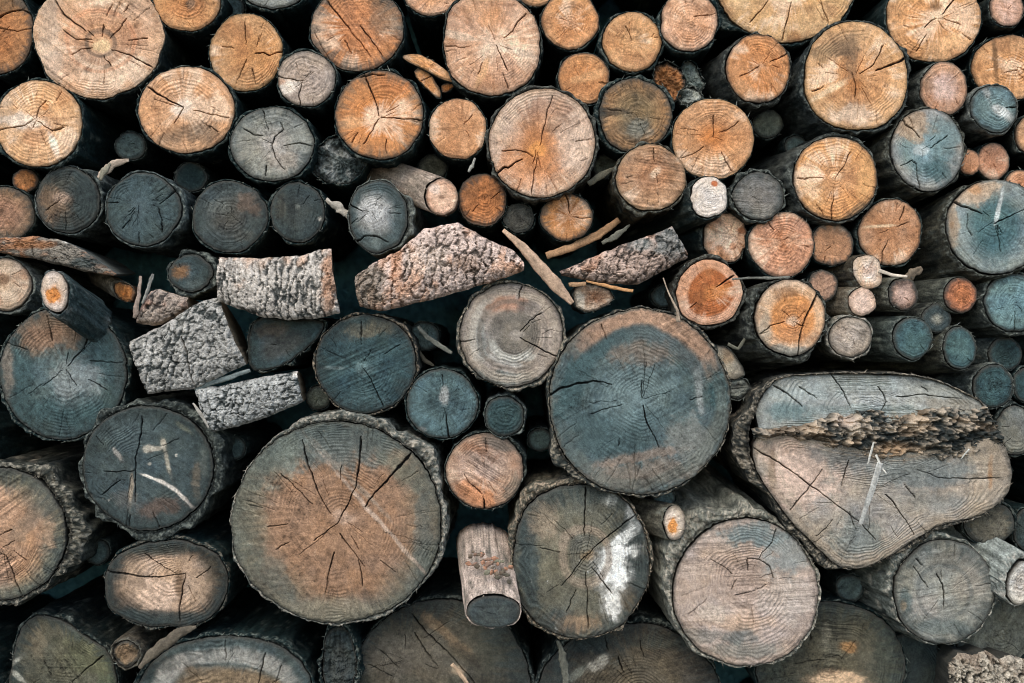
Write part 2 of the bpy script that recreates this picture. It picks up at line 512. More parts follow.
def slab(label, top, bot, d=0, bulge=14, th=90, fur=(0.11, 0.03), ang=90, amp=4.5, bc=(165, 160, 155), bf=(60, 62, 62), bw=(178, 140, 105),
         wood=0.12, name='split_billet', cat='firewood', group=GRP_SPLIT, sidec=(120, 100, 80), lean=0.0, cracks=(), mat=None, front='bark', st=()):
    """top/bottom: picture outlines left to right; the bark bulges towards the camera"""
    SEED[0] += 37
    seed = SEED[0]
    T = np.asarray(top, float); B = np.asarray(bot, float)
    ln = max(np.ptp(T[:, 0]), np.ptp(B[:, 0])); ht = max(np.ptp(np.concatenate([T[:, 1], B[:, 1]])), 10)
    nu = int(ln * 1.15) + 8; nv = int(ht * 1.15) + 8
    T = resample(T, nu); B = resample(B, nu)
    cx = (T[:, 0].mean() + B[:, 0].mean()) / 2; cy = (T[:, 1].mean() + B[:, 1].mean()) / 2
    loc, s = at(cx, cy, d)
    e = empty(name, loc); tag(e, label, cat, group)
    v = np.linspace(0, 1, nv)
    X = T[None, :, 0] * (1 - v)[:, None] + B[None, :, 0] * v[:, None] - cx
    Y = cy - (T[None, :, 1] * (1 - v)[:, None] + B[None, :, 1] * v[:, None])
    # ragged outline
    u = np.linspace(0, 1, nu)
    edge = np.minimum(np.minimum(v, 1 - v)[:, None] * ht, np.minimum(u, 1 - u)[None, :] * ln)
    X = X + 2.4 * fbm(X * 0.12, Y * 0.12, 3, seed) * (edge < 4); Y = Y + 2.4 * fbm(X * 0.12 + 30, Y * 0.12, 3, seed + 1) * (edge < 4)
    a = math.radians(ang)
    f1 = X * math.cos(a) + Y * math.sin(a); f2 = -X * math.sin(a) + Y * math.cos(a)     # along, across furrows
    f2 = f2 + 5 * fbm(X * 0.04, Y * 0.04, 3, seed + 2)
    wx = 9 * fbm(X * 0.09, Y * 0.09, 4, seed + 12, 0.65); wy = 15 * fbm(X * 0.07 + 30, Y * 0.07, 4, seed + 13, 0.65)
    lowm = fbm(X * 0.05 + 12, Y * 0.05, 3, seed + 14, 0.6)
    g1, c1 = plates_of((f2 + wx) * fur[0] * 1.15, (f1 + wy) * fur[1] * 1.5, seed + 3)
    g2, c2 = plates_of((f2 + wx) * fur[0] * 2.6, (f1 + wy) * fur[1] * 4.2, seed + 4)
    fine = fbm(X * 0.4, Y * 0.4, 3, seed + 5, 0.7)
    plates = c1 - 0.5
    fis = sst(-0.02, 0.26, g1 + 0.4 * fine + 0.9 * np.clip(lowm, -.1, .3) + 0.15 * (c2 - .5))
    fis2 = sst(-0.1, 0.3, g2 + 0.6 * fine - 0.5 * np.clip(lowm, -.2, .2))
    hh = fis * 0.9 + 0.35 * fis2 + 0.7 * plates + 0.5 * (c2 - 0.5) + fine * 0.5
    H = bulge * np.sqrt(np.clip(1 - (2 * v[:, None] - 1) ** 2 * 0.92, 0, 1)) - bulge * 0.3 + 0.5 * amp * hh + lean * Y
    H = H - 3.0 * (1 - sst(0, 4, edge))
    cm = np.zeros(X.size)
    for k, (w, pts) in enumerate(cracks):
        cm = np.maximum(cm, crack_mask(X.ravel(), Y.ravel(), [(p - cx, cy - q) for p, q in pts], w, seed + 60 + k))
    H = H - cm.reshape(H.shape) * 7
    k = np.clip((0.12 + 0.88 * fis) * (0.58 + 0.42 * fis2) * (0.92 + 0.45 * c1 + 0.45 * (c2 - .5)) + 0.3 * fbm(X * .03, Y * .03, 3, seed + 10), 0, 1)
    A, Bf, Bw = alb(np.array(bc) * 1.0), alb(bf), alb(bw)
    col = Bf + (A - Bf) * k[..., None]
    wm = sst(0.35 - wood, 0.62 - wood, fbm(X * 0.03 + 3, Y * 0.03, 4, seed + 7, 0.6) + 0.3 * plates + 0.25) * 0.75
    col = col + (Bw * (0.6 + 0.6 * k[..., None]) - col) * wm[..., None]
    col = col * np.clip(1 + 0.8 * fine + 0.4 * fbm(X * 0.12, Y * 0.12, 2, seed + 8), 0.3, 1.7)[..., None]
    fx, fy = X.ravel(), Y.ravel()
    col = col.reshape(-1, 3)
    for j, q_ in enumerate(st):
        e2 = np.hypot((fx - q_[0] + cx) / q_[2], (fy - cy + q_[1]) / q_[3]) + 0.8 * fbm(fx * 0.1, fy * 0.1, 3, seed + 90 + j)
        mk = (1 - sst(0.5, 1.1, e2)) * q_[5]
        col = col + (alb(q_[4])[None, :] * (0.7 + 0.6 * k.ravel()[:, None]) - col) * mk[:, None]
    col = col * (1 - 0.9 * cm[:, None])
    co = np.stack([fx, -H.ravel(), fy], -1)
    make_mesh(front, co * (s / PXM), [grid_faces(nv, nu, 0, False, False)], col, mat or M_BARK, e)
    # split sides and back
    idx = np.arange(nv * nu).reshape(nv, nu)
    loop = np.concatenate([idx[0, :], idx[1:, -1], idx[-1, -2::-1], idx[-2:0:-1, 0]])
    p = co[loop]; n = len(loop)
    rows = []; cols = []
    sc = alb(sidec)
    for m, (dd, kk) in enumerate(((0.0, 1.0), (2.5, 1.0), (th * 0.35, 0.86), (th, 0.5))):
        r = p.copy(); r[:, 0] *= kk * (0.997 if m else 0.99); r[:, 2] *= kk * (0.997 if m else 0.99)
        r[:, 1] = r[:, 1] + dd if m < 2 else dd
        rows.append(r)
        g = 1 + 0.8 * fbm(p[:, 0] * 0.2, p[:, 2] * 0.2 + m, 2, seed + 20 + m)
        cols.append(sc[None, :] * g[:, None])
    rows.append(np.repeat([[0, th, 0]], 1, 0)); cols.append(sc[None, :])
    co2 = np.concatenate(rows); c2 = np.concatenate(cols)
    q = grid_faces(4, n, 0, True, False)
    cap = np.stack([3 * n + np.arange(n), 3 * n + (np.arange(n) + 1) % n, np.full(n, 4 * n)], -1)
    make_mesh('split_side', co2 * (s / PXM), [q, cap], c2, M_SPLIT, e, smooth=False)
    return e


def stick(label, pts, wd, dep, col, d=0, dd=0, name='splinter', cat='splinter', group=GRP_BITS, flat=0.5, dark=0.5, rag=0.3):
    """a splinter or twig along picture points; wd: widths px at the points, d -> d+dd its depth from start to end"""
    SEED[0] += 37
    seed = SEED[0]
    pts = np.asarray(pts, float)
    L = np.concatenate([[0], np.cumsum(np.hypot(*np.diff(pts, axis=0).T))])
    n = max(8, int(L[-1] / 1.5)); u = np.linspace(0, L[-1], n)
    x = np.interp(u, L, pts[:, 0]); y = np.interp(u, L, pts[:, 1]); w = np.interp(u, L, wd) / 2
    cx, cy = x.mean(), y.mean()
    loc, s = at(cx, cy, d)
    tx = np.gradient(x); ty = -np.gradient(y); q = np.hypot(tx, ty); tx /= q; ty /= q
    x = x - cx; y = cy - y
    x = x + 0.8 * fbm(u * 0.1, 0 * u, 2, seed); y = y + 0.8 * fbm(u * 0.1, 0 * u + 9, 2, seed)
    m = 12; a = np.linspace(0, 2 * math.pi, m, endpoint=False)
    wr = w[:, None] * (1 + (0.05 + rag) * 2.2 * fbm(u[:, None] * 0.2, np.cos(a)[None, :] * 1.5, 3, seed + 2))
    off = np.cos(a)[None, :] * wr; dz = np.sin(a)[None, :] * wr * flat
    X = x[:, None] - ty[:, None] * off; Y = y[:, None] + tx[:, None] * off
    Z = dz + (np.linspace(-.5, .5, n) * dd)[:, None]
    co = np.stack([X.ravel(), Z.ravel(), Y.ravel()], -1)
    g = 1 + 0.9 * fbm(off * 0.8 + 3, u[:, None] * 0.05, 3, seed + 4) + 0.6 * fbm(u[:, None] * 0.2 + 0 * off, off, 2, seed + 5)
    c = alb(col)[None, None, :] * np.clip(g, 0.25, 1.7)[..., None]
    e1 = np.array([n * m, n * m + 1])
    co = np.concatenate([co, [co[:m].mean(0), co[-m:].mean(0)]])
    tint = np.concatenate([c.reshape(-1, 3), [alb(col)] * 2])
    c1 = np.stack([np.arange(m), (np.arange(m) + 1) % m, np.full(m, n * m)], -1)
    c2 = np.stack([(n - 1) * m + (np.arange(m) + 1) % m, (n - 1) * m + np.arange(m), np.full(m, n * m + 1)], -1)
    o = make_mesh(name, co * (s / PXM), [grid_faces(n, m, 0, True, False), c1, c2], tint, M_SPLIT)
    o.location = loc
    tag(o, label, cat, group)
    return o

# ================================================================ the pile
random.seed(4)
DK = dict(bc=(52, 72, 74), bf=(18, 44, 50))                 # dark bark, teal put in for the shadow tint of the gaps
GB = dict(bk=.6, bc=(128, 124, 118), bf=(48, 52, 52))  # pale grey bark
BB = dict(bc=(72, 74, 68), bf=(26, 42, 46))                 # brown bark

# ---- top rows: freshly cut orange and tan ends
log('orange-brown log end cut by the left edge, dark curved split across its upper part', -1, 31, 35, 42, (186, 128, 78), (170, 112, 66), 6,
    ea=.5, cracks=[(2.6, [(-6, 20), (10, 11), (24, 10), (34, 16)]), (1, [(0, 28), (18, 32), (33, 28)])], st=[(8, 4, 34, 9, (110, 84, 58), .7)], **DK)
log('large pale pinkish log with a small round light core and radiating cracks, top left', 98, 35.5, 63, 60.5, (214, 172, 134), (204, 158, 120), 0,
    pith=(101, 46), hr=.55, ring=.09, saw=[(-38, .35)], ce=(196, 168, 132), ea=.4, bt=2.2,
    bands=[(.2, .05, (120, 92, 72), .75), (.36, .06, (176, 128, 92), .5), (.52, .05, (214, 150, 108), .5)],
    st=[(101, 46, 11, 10, (222, 188, 140), .95), (88, 70, 5, 3, (110, 80, 60), .8), (108, 66, 4, 3, (120, 90, 66), .7), (48, 20, 12, 40, (196, 178, 160), .5), (55, 66, 12, 20, (190, 172, 156), .5)],
    cracks=[(3.2, [(52, -6), (60, 8), (66, 16), (76, 24), (86, 31)]), (1.6, [(88, 31), (93, 36)]), (1.3, [(64, 30), (76, 39), (92, 40)]), (2.2, [(151, 67), (140, 60), (128, 54), (112, 50)]),
            (1.5, [(147, 38), (136, 39), (127, 40)]), (1.4, [(126, 18), (120, 28), (110, 38)]), (1.7, [(103, 24), (102, 36)]), (1.3, [(72, 55), (82, 49), (92, 48)]), (1.5, [(110, 66), (104, 56)]), (1.2, [(128, 5), (123, 12)]), (1.2, [(112, 4), (107, 16)])], **BB)
log('small orange log end at the top edge right of the large pale one', 186, 4, 33, 26, (204, 150, 98), (190, 132, 82), 4, nmin=3, st=[(192, 4, 5, 6, (120, 100, 84), .6)], ea=.5, bt=2, **DK)
log('grey weathered log end cut by the top edge between two orange logs', 272, -13, 32, 21, (150, 144, 138), (160, 154, 148), 5, ring=.08, bt=4, **DK)
log('plain tan log with one ragged crack running to its right edge', 246, 53, 36, 38, (200, 150, 100), (192, 138, 86), 4, pith=(257, 52), irr=.06,
    cracks=[(3, [(284, 51), (270, 55), (264, 53), (255, 54)]), (1, [(246, 60), (236, 84)]), (1, [(252, 68), (256, 84)]), (.9, [(222, 46), (234, 48)]), (.9, [(245, 22), (247, 44)])], ce=(120, 92, 60), bt=1.6, nmin=4, **DK)
log('big orange-brown log with dark diagonal cracks and a grey smudge, top', 357, 28, 46, 42, (194, 132, 84), (186, 122, 76), 0, saw=[(-52, .45)], ray=.12,
    st=[(384, 12, 22, 26, (120, 98, 78), .7), (350, 6, 10, 30, (160, 112, 80), .4)], ea=.45,
    cracks=[(1.6, [(324, -3), (338, 14), (350, 30), (362, 44), (372, 58)]), (1.8, [(360, 26), (370, 38), (383, 56)]), (1, [(330, 60), (320, 44), (314, 30)]), (1, [(345, 40), (352, 54)])], nmin=4, bt=2, **DK)
log('small grey log with a pale wedge at its lower left, beside the plain tan log', 305.5, 79, 29, 28, (164, 150, 140), (172, 156, 146), -6, pith=(303, 80), ray=.5,
    st=[(288, 88, 13, 6, (226, 214, 202), 1, 20), (280, 82, 6, 3, (190, 130, 90), .4)], cracks=[(1.6, [(300, 106), (299, 95), (302, 82)]), (1.1, [(277, 75), (290, 79), (303, 81)])], bt=2.6, **DK)
log('medium grey log with a pale centre and a curved crack through it', 272, 144, 41, 37.5, (146, 138, 130), (176, 168, 160), -2, pith=(274, 144), hr=.35, ray=.5, irr=.04,
    cracks=[(1.6, [(283, 130), (275, 136), (272, 146), (275, 157), (285, 170)]), (1.5, [(312, 146), (300, 143), (284, 146)]), (1.6, [(244, 129), (254, 135), (263, 136)]), (1.3, [(262, 110), (269, 130)]), (3, [(267, 165), (266, 176)]), (1, [(284, 130), (280, 122)])],
    st=[(282, 162, 18, 14, (176, 160, 146), .5), (246, 150, 14, 20, (150, 136, 122), .5)], bt=3.2, lip=.3, **DK)
log('pinkish tan log end at the top edge above the gap with orange chips', 432, -6, 27, 21, (206, 164, 130), (198, 150, 112), 6, nmin=3, bt=2, **DK)
log('large pinkish tan log with pale star rays, top middle', 492, 43, 49, 49.5, (206, 160, 124), (210, 166, 132), -2, pith=(495, 43), ray=.45, ring=.05, n=2.2,
    st=[(460, 36, 30, 4, (226, 200, 170), .7, -12), (520, 52, 26, 5, (226, 204, 178), .6, -18), (482, 72, 4, 22, (222, 172, 122), .8, -25), (490, 20, 12, 14, (206, 146, 96), .6)],
    cracks=[(1.8, [(526, 14), (518, 22), (513, 31), (504, 38)]), (1.8, [(508, 70), (502, 57), (496, 45)]), (2, [(509, 88), (506, 81), (503, 74)]), (1.2, [(478, 74), (482, 62)]), (.9, [(446, 46), (470, 47)])], ea=.5, bt=3, **BB)
log('round orange log with thin dark cracks and thick dark bark rim, upper middle', 379.5, 115, 44, 44, (206, 140, 84), (198, 130, 74), -2, pith=(380, 118), irr=.04,
    cracks=[(2.6, [(364, 74), (369, 86), (375, 100), (379, 116)]), (2.2, [(422, 120), (405, 119), (381, 117)]), (1.8, [(364, 144), (370, 134), (379, 119)]), (1.5, [(352, 142), (358, 132)]), (1.2, [(386, 140), (386, 154)]), (3, [(360, 77), (372, 74), (384, 75)])],
    st=[(395, 86, 22, 12, (186, 112, 62), .5), (352, 122, 14, 9, (214, 168, 120), .6)], saw=[(2, .2)], ea=.8, bt=3, **DK)
log('small smooth peach-tan log below the orange chips', 458, 129, 28, 30, (210, 156, 110), (204, 150, 104), 4, nmin=2, ring=.05, blot=.2, ea=.5, bt=1.6, **DK)
log('large two-tone log, pale on the right, orange at heart, jagged crack at lower left', 542, 143, 53, 54, (216, 186, 158), (196, 132, 82), -6, pith=(536, 151), hr=.45, hs=.35, irr=.03,
    st=[(520, 170, 34, 24, (200, 132, 80), .7), (576, 136, 22, 40, (222, 196, 172), .6), (545, 110, 30, 12, (170, 118, 84), .6), (537, 150, 9, 8, (222, 150, 80), .9), (553, 128, 9, 5, (130, 90, 66), .6)],
    cracks=[(4, [(497, 172), (504, 167), (508, 167), (512, 164), (522, 159)]), (1.8, [(532, 194), (534, 176), (537, 158)]), (1.8, [(552, 97), (547, 112), (544, 130), (540, 145)]), (1.5, [(502, 151), (516, 150), (527, 152), (533, 157)]), (1, [(592, 140), (575, 141)])],
    ce=(120, 90, 66), bt=4.5, bc=(120, 112, 102), bf=(40, 42, 42))
log('round tan-orange log with a darker lower centre, at the top edge', 570, 20, 28, 28, (206, 150, 100), (196, 138, 88), 10, st=[(566, 30, 12, 16, (182, 122, 74), .5), (570, 4, 8, 8, (170, 140, 112), .5)], nmin=4, bt=1.8, **DK)
log('sliver of a small tan log peeking in at the top edge', 537, -12, 20, 18, (200, 152, 108), (196, 146, 100), 14, nmin=1, bt=2, **DK)
log('round light tan log with one short crack near its top, upper middle right', 632, 42, 29, 29.5, (212, 160, 108), (210, 158, 106), 4, irr=.04, nmin=3, blot=.2, cracks=[(1.1, [(625, 26), (629, 33), (632, 41)])], ce=(110, 78, 50), bt=3, **DK)
log('small orange log between two bigger ones, a paler stripe across it', 584, 78, 26, 26, (200, 142, 90), (194, 132, 80), 5, st=[(590, 76, 24, 5, (214, 164, 112), .6, 18)], cracks=[(1, [(610, 84), (600, 82)])], nmin=3, bt=1.6, **DK)
log('mottled brown-grey log with dark horizontal streaks, middle of the upper rows', 635, 115, 36, 36, (170, 130, 88), (150, 118, 84), 0, c2=((96, 82, 68), .34), irr=.06, saw=[(-8, .5)],
    st=[(610, 112, 20, 5, (64, 54, 46), .8), (640, 128, 16, 14, (128, 124, 116), .6), (650, 95, 6, 5, (80, 68, 54), .6)], bt=4, lip=.5, **DK)
log('smooth pinkish tan log at the top edge with a faint grain, upper right', 689, 21, 28.5, 30.5, (212, 168, 134), (204, 158, 122), 0, nmin=3, blot=.2, bt=3, cracks=[(.8, [(694, 17), (715, 14)])], **DK)
log('round tan log with a deeper orange heart, right of centre in the upper rows', 713, 139, 41, 41, (210, 156, 108), (192, 122, 66), -2, pith=(712, 136), hr=.3, hs=.3, ring=.06, irr=.03,
    cracks=[(1.4, [(713, 116), (713, 128), (714, 138)]), (1.6, [(733, 172), (727, 163), (721, 152)]), (1.1, [(739, 121), (731, 128), (722, 132)]), (1, [(681, 158), (695, 153), (704, 147)])], saw=[(40, .15)], ce=(150, 112, 76), bt=1.5, **DK)
log('wide pale tan log cut off by the top edge, two straight dark cracks in it', 787, -22, 70, 64, (216, 172, 118), (210, 160, 106), 4, ring=.04, blot=.25, pith=(790, -28), irr=.05,
    cracks=[(1.8, [(751, 22), (761, 10), (771, -3)]), (1.8, [(783, 40), (787, 22), (792, 2)]), (1.8, [(829, 22), (824, 10), (820, -4)])], st=[(796, 36, 10, 8, (160, 100, 50), .6), (738, 3, 14, 8, (226, 190, 142), .5)], ea=.35, bt=3, bx=[(205, 25, 9)], **DK)
log('orange log with fine saw ridges and dark side showing at its left, upper right', 759, 69, 32, 34, (206, 144, 92), (202, 136, 82), -8, pith=(762, 66), saw=[(-68, .55)], irr=.04,
    cracks=[(2, [(789, 52), (780, 58), (770, 62)]), (.9, [(740, 76), (760, 66)])], st=[(762, 100, 8, 4, (70, 48, 36), .7), (740, 88, 16, 12, (216, 164, 116), .5)], bt=3.5, sh=(-.22, .05), bc=(92, 88, 82), bf=(36, 40, 40))
log('big tan log, gaping dark crack at its right, grey stain on top, upper right', 856, 77, 52, 54.5, (220, 172, 120), (206, 150, 98), -10, pith=(856, 76), irr=.04, n=2.1,
    st=[(846, 45, 20, 14, (128, 98, 74), .85), (822, 52, 13, 10, (150, 116, 84), .7), (852, 62, 8, 22, (140, 104, 76), .6), (855, 86, 8, 14, (176, 112, 58), .7), (850, 116, 30, 12, (230, 206, 178), .7), (826, 92, 24, 3.5, (236, 206, 164), .8, 28)],
    cracks=[(5, [(907, 57), (897, 63), (888, 66), (876, 71)]), (2, [(884, 45), (874, 64), (860, 74)]), (1.5, [(855, 97), (856, 84), (852, 72)]), (2.4, [(812, 91), (824, 87)])], ce=(150, 110, 70), bt=4, sh=(-.10, .06), bc=(92, 94, 94), bf=(34, 44, 46))
log('large tan-orange log at the top edge with a knot above its pale heart', 934, 18, 47, 44.5, (214, 160, 106), (204, 146, 92), 2, pith=(937, 20), ray=.4,
    st=[(935, 6, 7, 5, (150, 100, 60), .9), (938, 17, 7, 6, (236, 206, 168), .8), (956, 44, 20, 12, (226, 180, 130), .6)],
    cracks=[(3.6, [(956, -3), (949, 6), (942, 14)]), (1.8, [(916, 51), (921, 43), (926, 35)]), (1.4, [(925, 27), (931, 21), (937, 18)]), (1.4, [(971, 40), (962, 34)]), (.9, [(960, 24), (944, 19)])], ea=.4, bt=1.8, **DK)
log('small pinkish white log with its grey side showing at left, upper right', 945, 89, 24, 26, (196, 152, 120), (216, 184, 166), -4, hr=.5, irr=.08, nmin=3, st=[(926, 84, 8, 12, (150, 110, 84), .6)], bt=1.6, sh=(-.25, .05), bc=(110, 108, 102), bf=(46, 50, 50))
log('small pinkish log at the top right corner, rough edged', 1008, 8, 17, 19, (196, 152, 124), (206, 168, 144), 2, irr=.1, nmin=2, bt=2, **BB)
log('tan log cut by the right edge with one upright dark line, top right', 1011, 68, 39, 33, (214, 160, 108), (206, 150, 98), 12, saw=[(88, .3)], st=[(995, 60, 3, 26, (120, 82, 52), .8, 6)], cracks=[(1.6, [(1018, 70), (1010, 71), (1004, 73)])], nmin=3, ea=.5, bt=2, **DK)
log('small blue-grey log with two white smears, near the top right corner', 995, 108, 23.5, 23, (112, 132, 142), (120, 138, 146), -8, pith=(1000, 107), st=[(1002, 112, 12, 5, (206, 212, 212), .9, -30), (986, 92, 4, 9, (196, 202, 202), .8, 20), (1014, 120, 8, 3, (220, 224, 220), .8)], cracks=[(1.6, [(1017, 107), (1006, 107)])], bt=2.2, nmin=3, **GB)
log('tan log mostly outside the right edge, below the blue-grey one with white smears', 1034, 134, 18, 20, (200, 154, 112), (196, 148, 104), 2, nmin=1, bt=3, **BB)

# ---- second band
log('pale tan log at the left edge with white heart and three cracks meeting in it', 38, 123.5, 43.5, 43, (212, 168, 122), (208, 166, 124), -2, pith=(36, 120), hr=.4, ray=.35, irr=.03,
    st=[(20, 122, 30, 9, (234, 216, 192), .8, -8), (53, 143, 4, 14, (240, 222, 200), .8, 24), (46, 107, 4, 4, (200, 130, 70), .7)],
    cracks=[(1.9, [(-4, 131), (10, 128), (24, 126), (34, 120)]), (1.6, [(46, 100), (38, 110), (36, 118)]), (1.6, [(64, 127), (53, 131), (43, 125), (37, 121)]), (1.3, [(61, 92), (56, 100)])], ce=(150, 112, 80), bt=3, **DK)
log('tan log with pale heart, a bold crack to the upper left and dark smudges below', 186, 110, 48, 43.5, (214, 162, 116), (212, 164, 122), 0, pith=(183, 107), hr=.4, irr=.03,
    st=[(183, 106, 12, 8, (238, 218, 194), .8, 20), (200, 135, 30, 15, (120, 96, 76), .75), (172, 138, 14, 8, (104, 84, 66), .6), (186, 148, 40, 6, (196, 152, 110), .5)],
    cracks=[(3.4, [(147, 86), (156, 93), (168, 100), (183, 107)]), (1.8, [(174, 123), (178, 116), (184, 108)]), (1.4, [(230, 118), (210, 114), (194, 110)]), (1.2, [(220, 132), (208, 126)])], sp=1, ce=(140, 104, 78), bt=3, **DK)
log('tiny orange log tucked below the pale tan log at the left edge', 25, 180, 12.5, 11.5, (186, 120, 68), (196, 130, 76), 24, nmin=1, bt=1.2, fib=.1, **DK)
log('brownish pink smooth log cut by the left edge, set back', 1, 214, 34, 28, (150, 112, 84), (164, 124, 96), 16, nmin=2, blot=.25, ring=.04, bt=1.5, fib=.1, **DK)
log('dark log, brown left half and blackish green right half, near the left edge', 68, 200, 31, 32, (66, 66, 62), (84, 76, 66), 4, pith=(63, 199), hr=.5, ray=.4,
    st=[(46, 206, 20, 20, (138, 104, 78), .85), (62, 198, 10, 7, (176, 150, 128), .7), (84, 196, 18, 28, (56, 66, 68), .8)], cracks=[(1.2, [(46, 210), (58, 202)]), (1.2, [(66, 230), (65, 212)])], bt=2.5, bx=[(35, 30, 5)], bc=(120, 124, 124), bf=(40, 48, 50))  # lit left side painted brown, darker right side painted in
log('slate grey log with short dark checks all round and light bark at right', 143, 209, 36, 37, (72, 86, 92), (92, 104, 110), -4, pith=(138, 205), ray=.5, nmin=22, hr=.3,
    cracks=[(2, [(176, 190), (168, 198), (160, 204)]), (2, [(162, 232), (162, 218), (158, 208)]), (1.6, [(106, 203), (118, 203)]), (1.5, [(122, 228), (130, 220)]), (1.4, [(138, 244), (139, 232)])], bt=2.5, bx=[(0, 45, 3)], bc=(120, 128, 130), bf=(40, 50, 54))
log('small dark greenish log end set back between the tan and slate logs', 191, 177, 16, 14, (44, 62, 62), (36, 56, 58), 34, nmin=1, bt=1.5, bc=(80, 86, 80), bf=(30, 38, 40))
log('dark charcoal log with a rusty patch right of its heart', 230, 216, 38, 35, (74, 80, 80), (92, 86, 80), 2, hr=.5, ray=.4, st=[(250, 204, 15, 12, (120, 92, 74), .75, -30), (216, 206, 14, 10, (120, 118, 112), .5), (246, 236, 18, 7, (100, 92, 82), .5)], saw=[(2, .25)], bt=2, **DK)
log('almost black log with upright saw streaks, left of the grey ragged one', 297, 212, 27, 30, (58, 66, 66), (66, 70, 68), 2, saw=[(89, .6)], st=[(320, 218, 3, 3, (190, 188, 180), .9), (298, 206, 3, 3, (150, 146, 138), .7), (280, 204, 8, 14, (86, 76, 64), .5)], nmin=3, bt=2.5, lip=.6, lic=.4, **DK)
log('frayed broken log end of dark and white splintered wood', 339, 161, 25, 23, (62, 72, 76), (70, 78, 80), 10, rough=14, irr=.25, c2=((150, 160, 162), .32), ray=.9, blot=.9, fib=1.2, bt=2, nmin=10,
    st=[(345, 152, 26, 4, (190, 196, 196), .8, -15), (330, 178, 5, 16, (150, 156, 156), .7), (352, 178, 5, 14, (166, 170, 168), .6, 40), (338, 142, 10, 6, (40, 52, 56), .8)], **DK)
log('grey ragged log with a white frosty heart and a loose lip along its bottom', 378, 216, 30, 35, (84, 94, 96), (158, 160, 160), -4, pith=(372, 212), hr=.55, ray=.5, irr=.07, st=[(373, 210, 15, 17, (196, 198, 198), .8), (370, 244, 20, 6, (128, 132, 128), .8)],
    cracks=[(3.4, [(352, 246), (364, 236), (376, 236), (388, 242)]), (2, [(348, 203), (356, 208), (363, 212)])], bt=2, bx=[(-10, 60, 5)], lip=.9, lic=.7, fib=1, **GB)
log('thin birch-like log with a pinkish end, its pale side slanting away to the left', 442, 197, 16, 18, (206, 164, 134), (212, 176, 148), -6, sh=(-1.1, -.5), ln=90, st=[(441, 197, 4, 3, (140, 100, 76), .8), (434, 188, 8, 6, (220, 200, 182), .7)], nmin=1, bt=1, br=.3, bc=(200, 180, 164), bf=(150, 128, 114), bl=(220, 204, 190), fib=.2)
log('small orange-brown log right of the thin birch-like one', 482, 200, 24, 26, (186, 122, 74), (178, 114, 66), 18, st=[(470, 190, 10, 12, (140, 88, 54), .5)], cracks=[(1.3, [(501, 191), (491, 198)]), (1, [(473, 212), (478, 206)])], nmin=2, bt=1.2, fib=.15, **DK)
log('small dull grey-brown log set back beside the orange-brown one', 519, 218, 15.5, 14.5, (88, 80, 70), (96, 86, 76), 22, nmin=1, bt=2, **DK)
log('small orange log with a short crack at its top, below the large two-tone log', 567, 217, 26, 22.5, (198, 140, 88), (184, 122, 70), 14, pith=(569, 216), cracks=[(1.8, [(566, 194), (568, 204), (569, 213)]), (1, [(591, 218), (574, 217)])], nmin=4, st=[(572, 210, 16, 8, (170, 110, 64), .5)], bt=1.2, **DK)
log('brownish log with level saw lines and a pale spot at its heart', 651, 178, 34, 33, (184, 144, 108), (172, 126, 90), -4, pith=(656, 172), saw=[(-8, .75)], st=[(656, 172, 7, 5, (222, 196, 164), .8, 50), (672, 166, 6, 24, (150, 100, 66), .5)], cracks=[(1.4, [(653, 148), (655, 162)])], ce=(120, 96, 70), bt=3.5, bx=[(240, 50, 3)], bc=(120, 104, 84), bf=(44, 44, 42))
log('chalk-white cut end of a thin log with an orange knot near its top', 709, 198, 18, 19.5, (222, 210, 200), (224, 214, 206), -14, irr=.1, n=2.4, saw=[(4, .25)], st=[(714, 184, 4, 3.5, (190, 110, 66), .95), (731, 199, 4, 3, (226, 214, 204), .9)], nmin=2, bt=2.6, sh=(-.3, .12), ea=.3, **BB)
log('grey-brown log with dark level streaks and torn bark, right of the chalk-white end', 759, 196, 25, 24, (128, 118, 112), (136, 122, 114), -4, saw=[(-3, 1.0)], nmin=3, bt=4.5, lip=.9, lic=.6, fib=1, bc=(96, 98, 94), bf=(36, 42, 42))
log('large orange-tan log with a dark side receding left, right part of the upper rows', 836, 178, 42, 42, (206, 150, 94), (192, 142, 96), -8, pith=(835, 178), hr=.55, irr=.03, ray=.35,
    st=[(860, 212, 20, 9, (112, 84, 60), .85, 22), (866, 176, 10, 32, (218, 166, 106), .6), (836, 176, 7, 5, (230, 196, 156), .7), (812, 196, 16, 20, (214, 168, 116), .4)], cracks=[(2.2, [(832, 222), (831, 208), (834, 196)]), (1.2, [(851, 152), (843, 168), (836, 177)]), (1.4, [(824, 216), (816, 204)]), (1, [(798, 179), (824, 178)])], bt=3.4, sh=(-.25, .03), bc=(112, 110, 104), bf=(40, 44, 44))
log('blue-grey log, tan along its upper left, with a dark teal patch low on the face', 928, 149, 37, 41, (150, 152, 150), (126, 142, 150), -8, pith=(922, 149), hr=.7, ray=.35, irr=.04,
    st=[(914, 126, 24, 18, (172, 144, 112), .85), (938, 168, 20, 16, (60, 90, 100), .9), (946, 138, 18, 24, (112, 138, 150), .7), (920, 150, 8, 6, (196, 206, 210), .6)],
    cracks=[(3, [(902, 113), (905, 124), (913, 129), (920, 137)]), (2, [(919, 188), (917, 176), (916, 164), (912, 160), (900, 166)]), (1, [(948, 136), (930, 148)])], bt=3.5, sh=(-.22, .12), bc=(108, 100, 86), bf=(38, 42, 40))
log('tiny peach log half hidden by a blue-grey log and another tiny one', 970, 162, 11, 13, (196, 142, 104), (190, 136, 98), 10, nmin=1, bt=1, fib=.1, **DK)
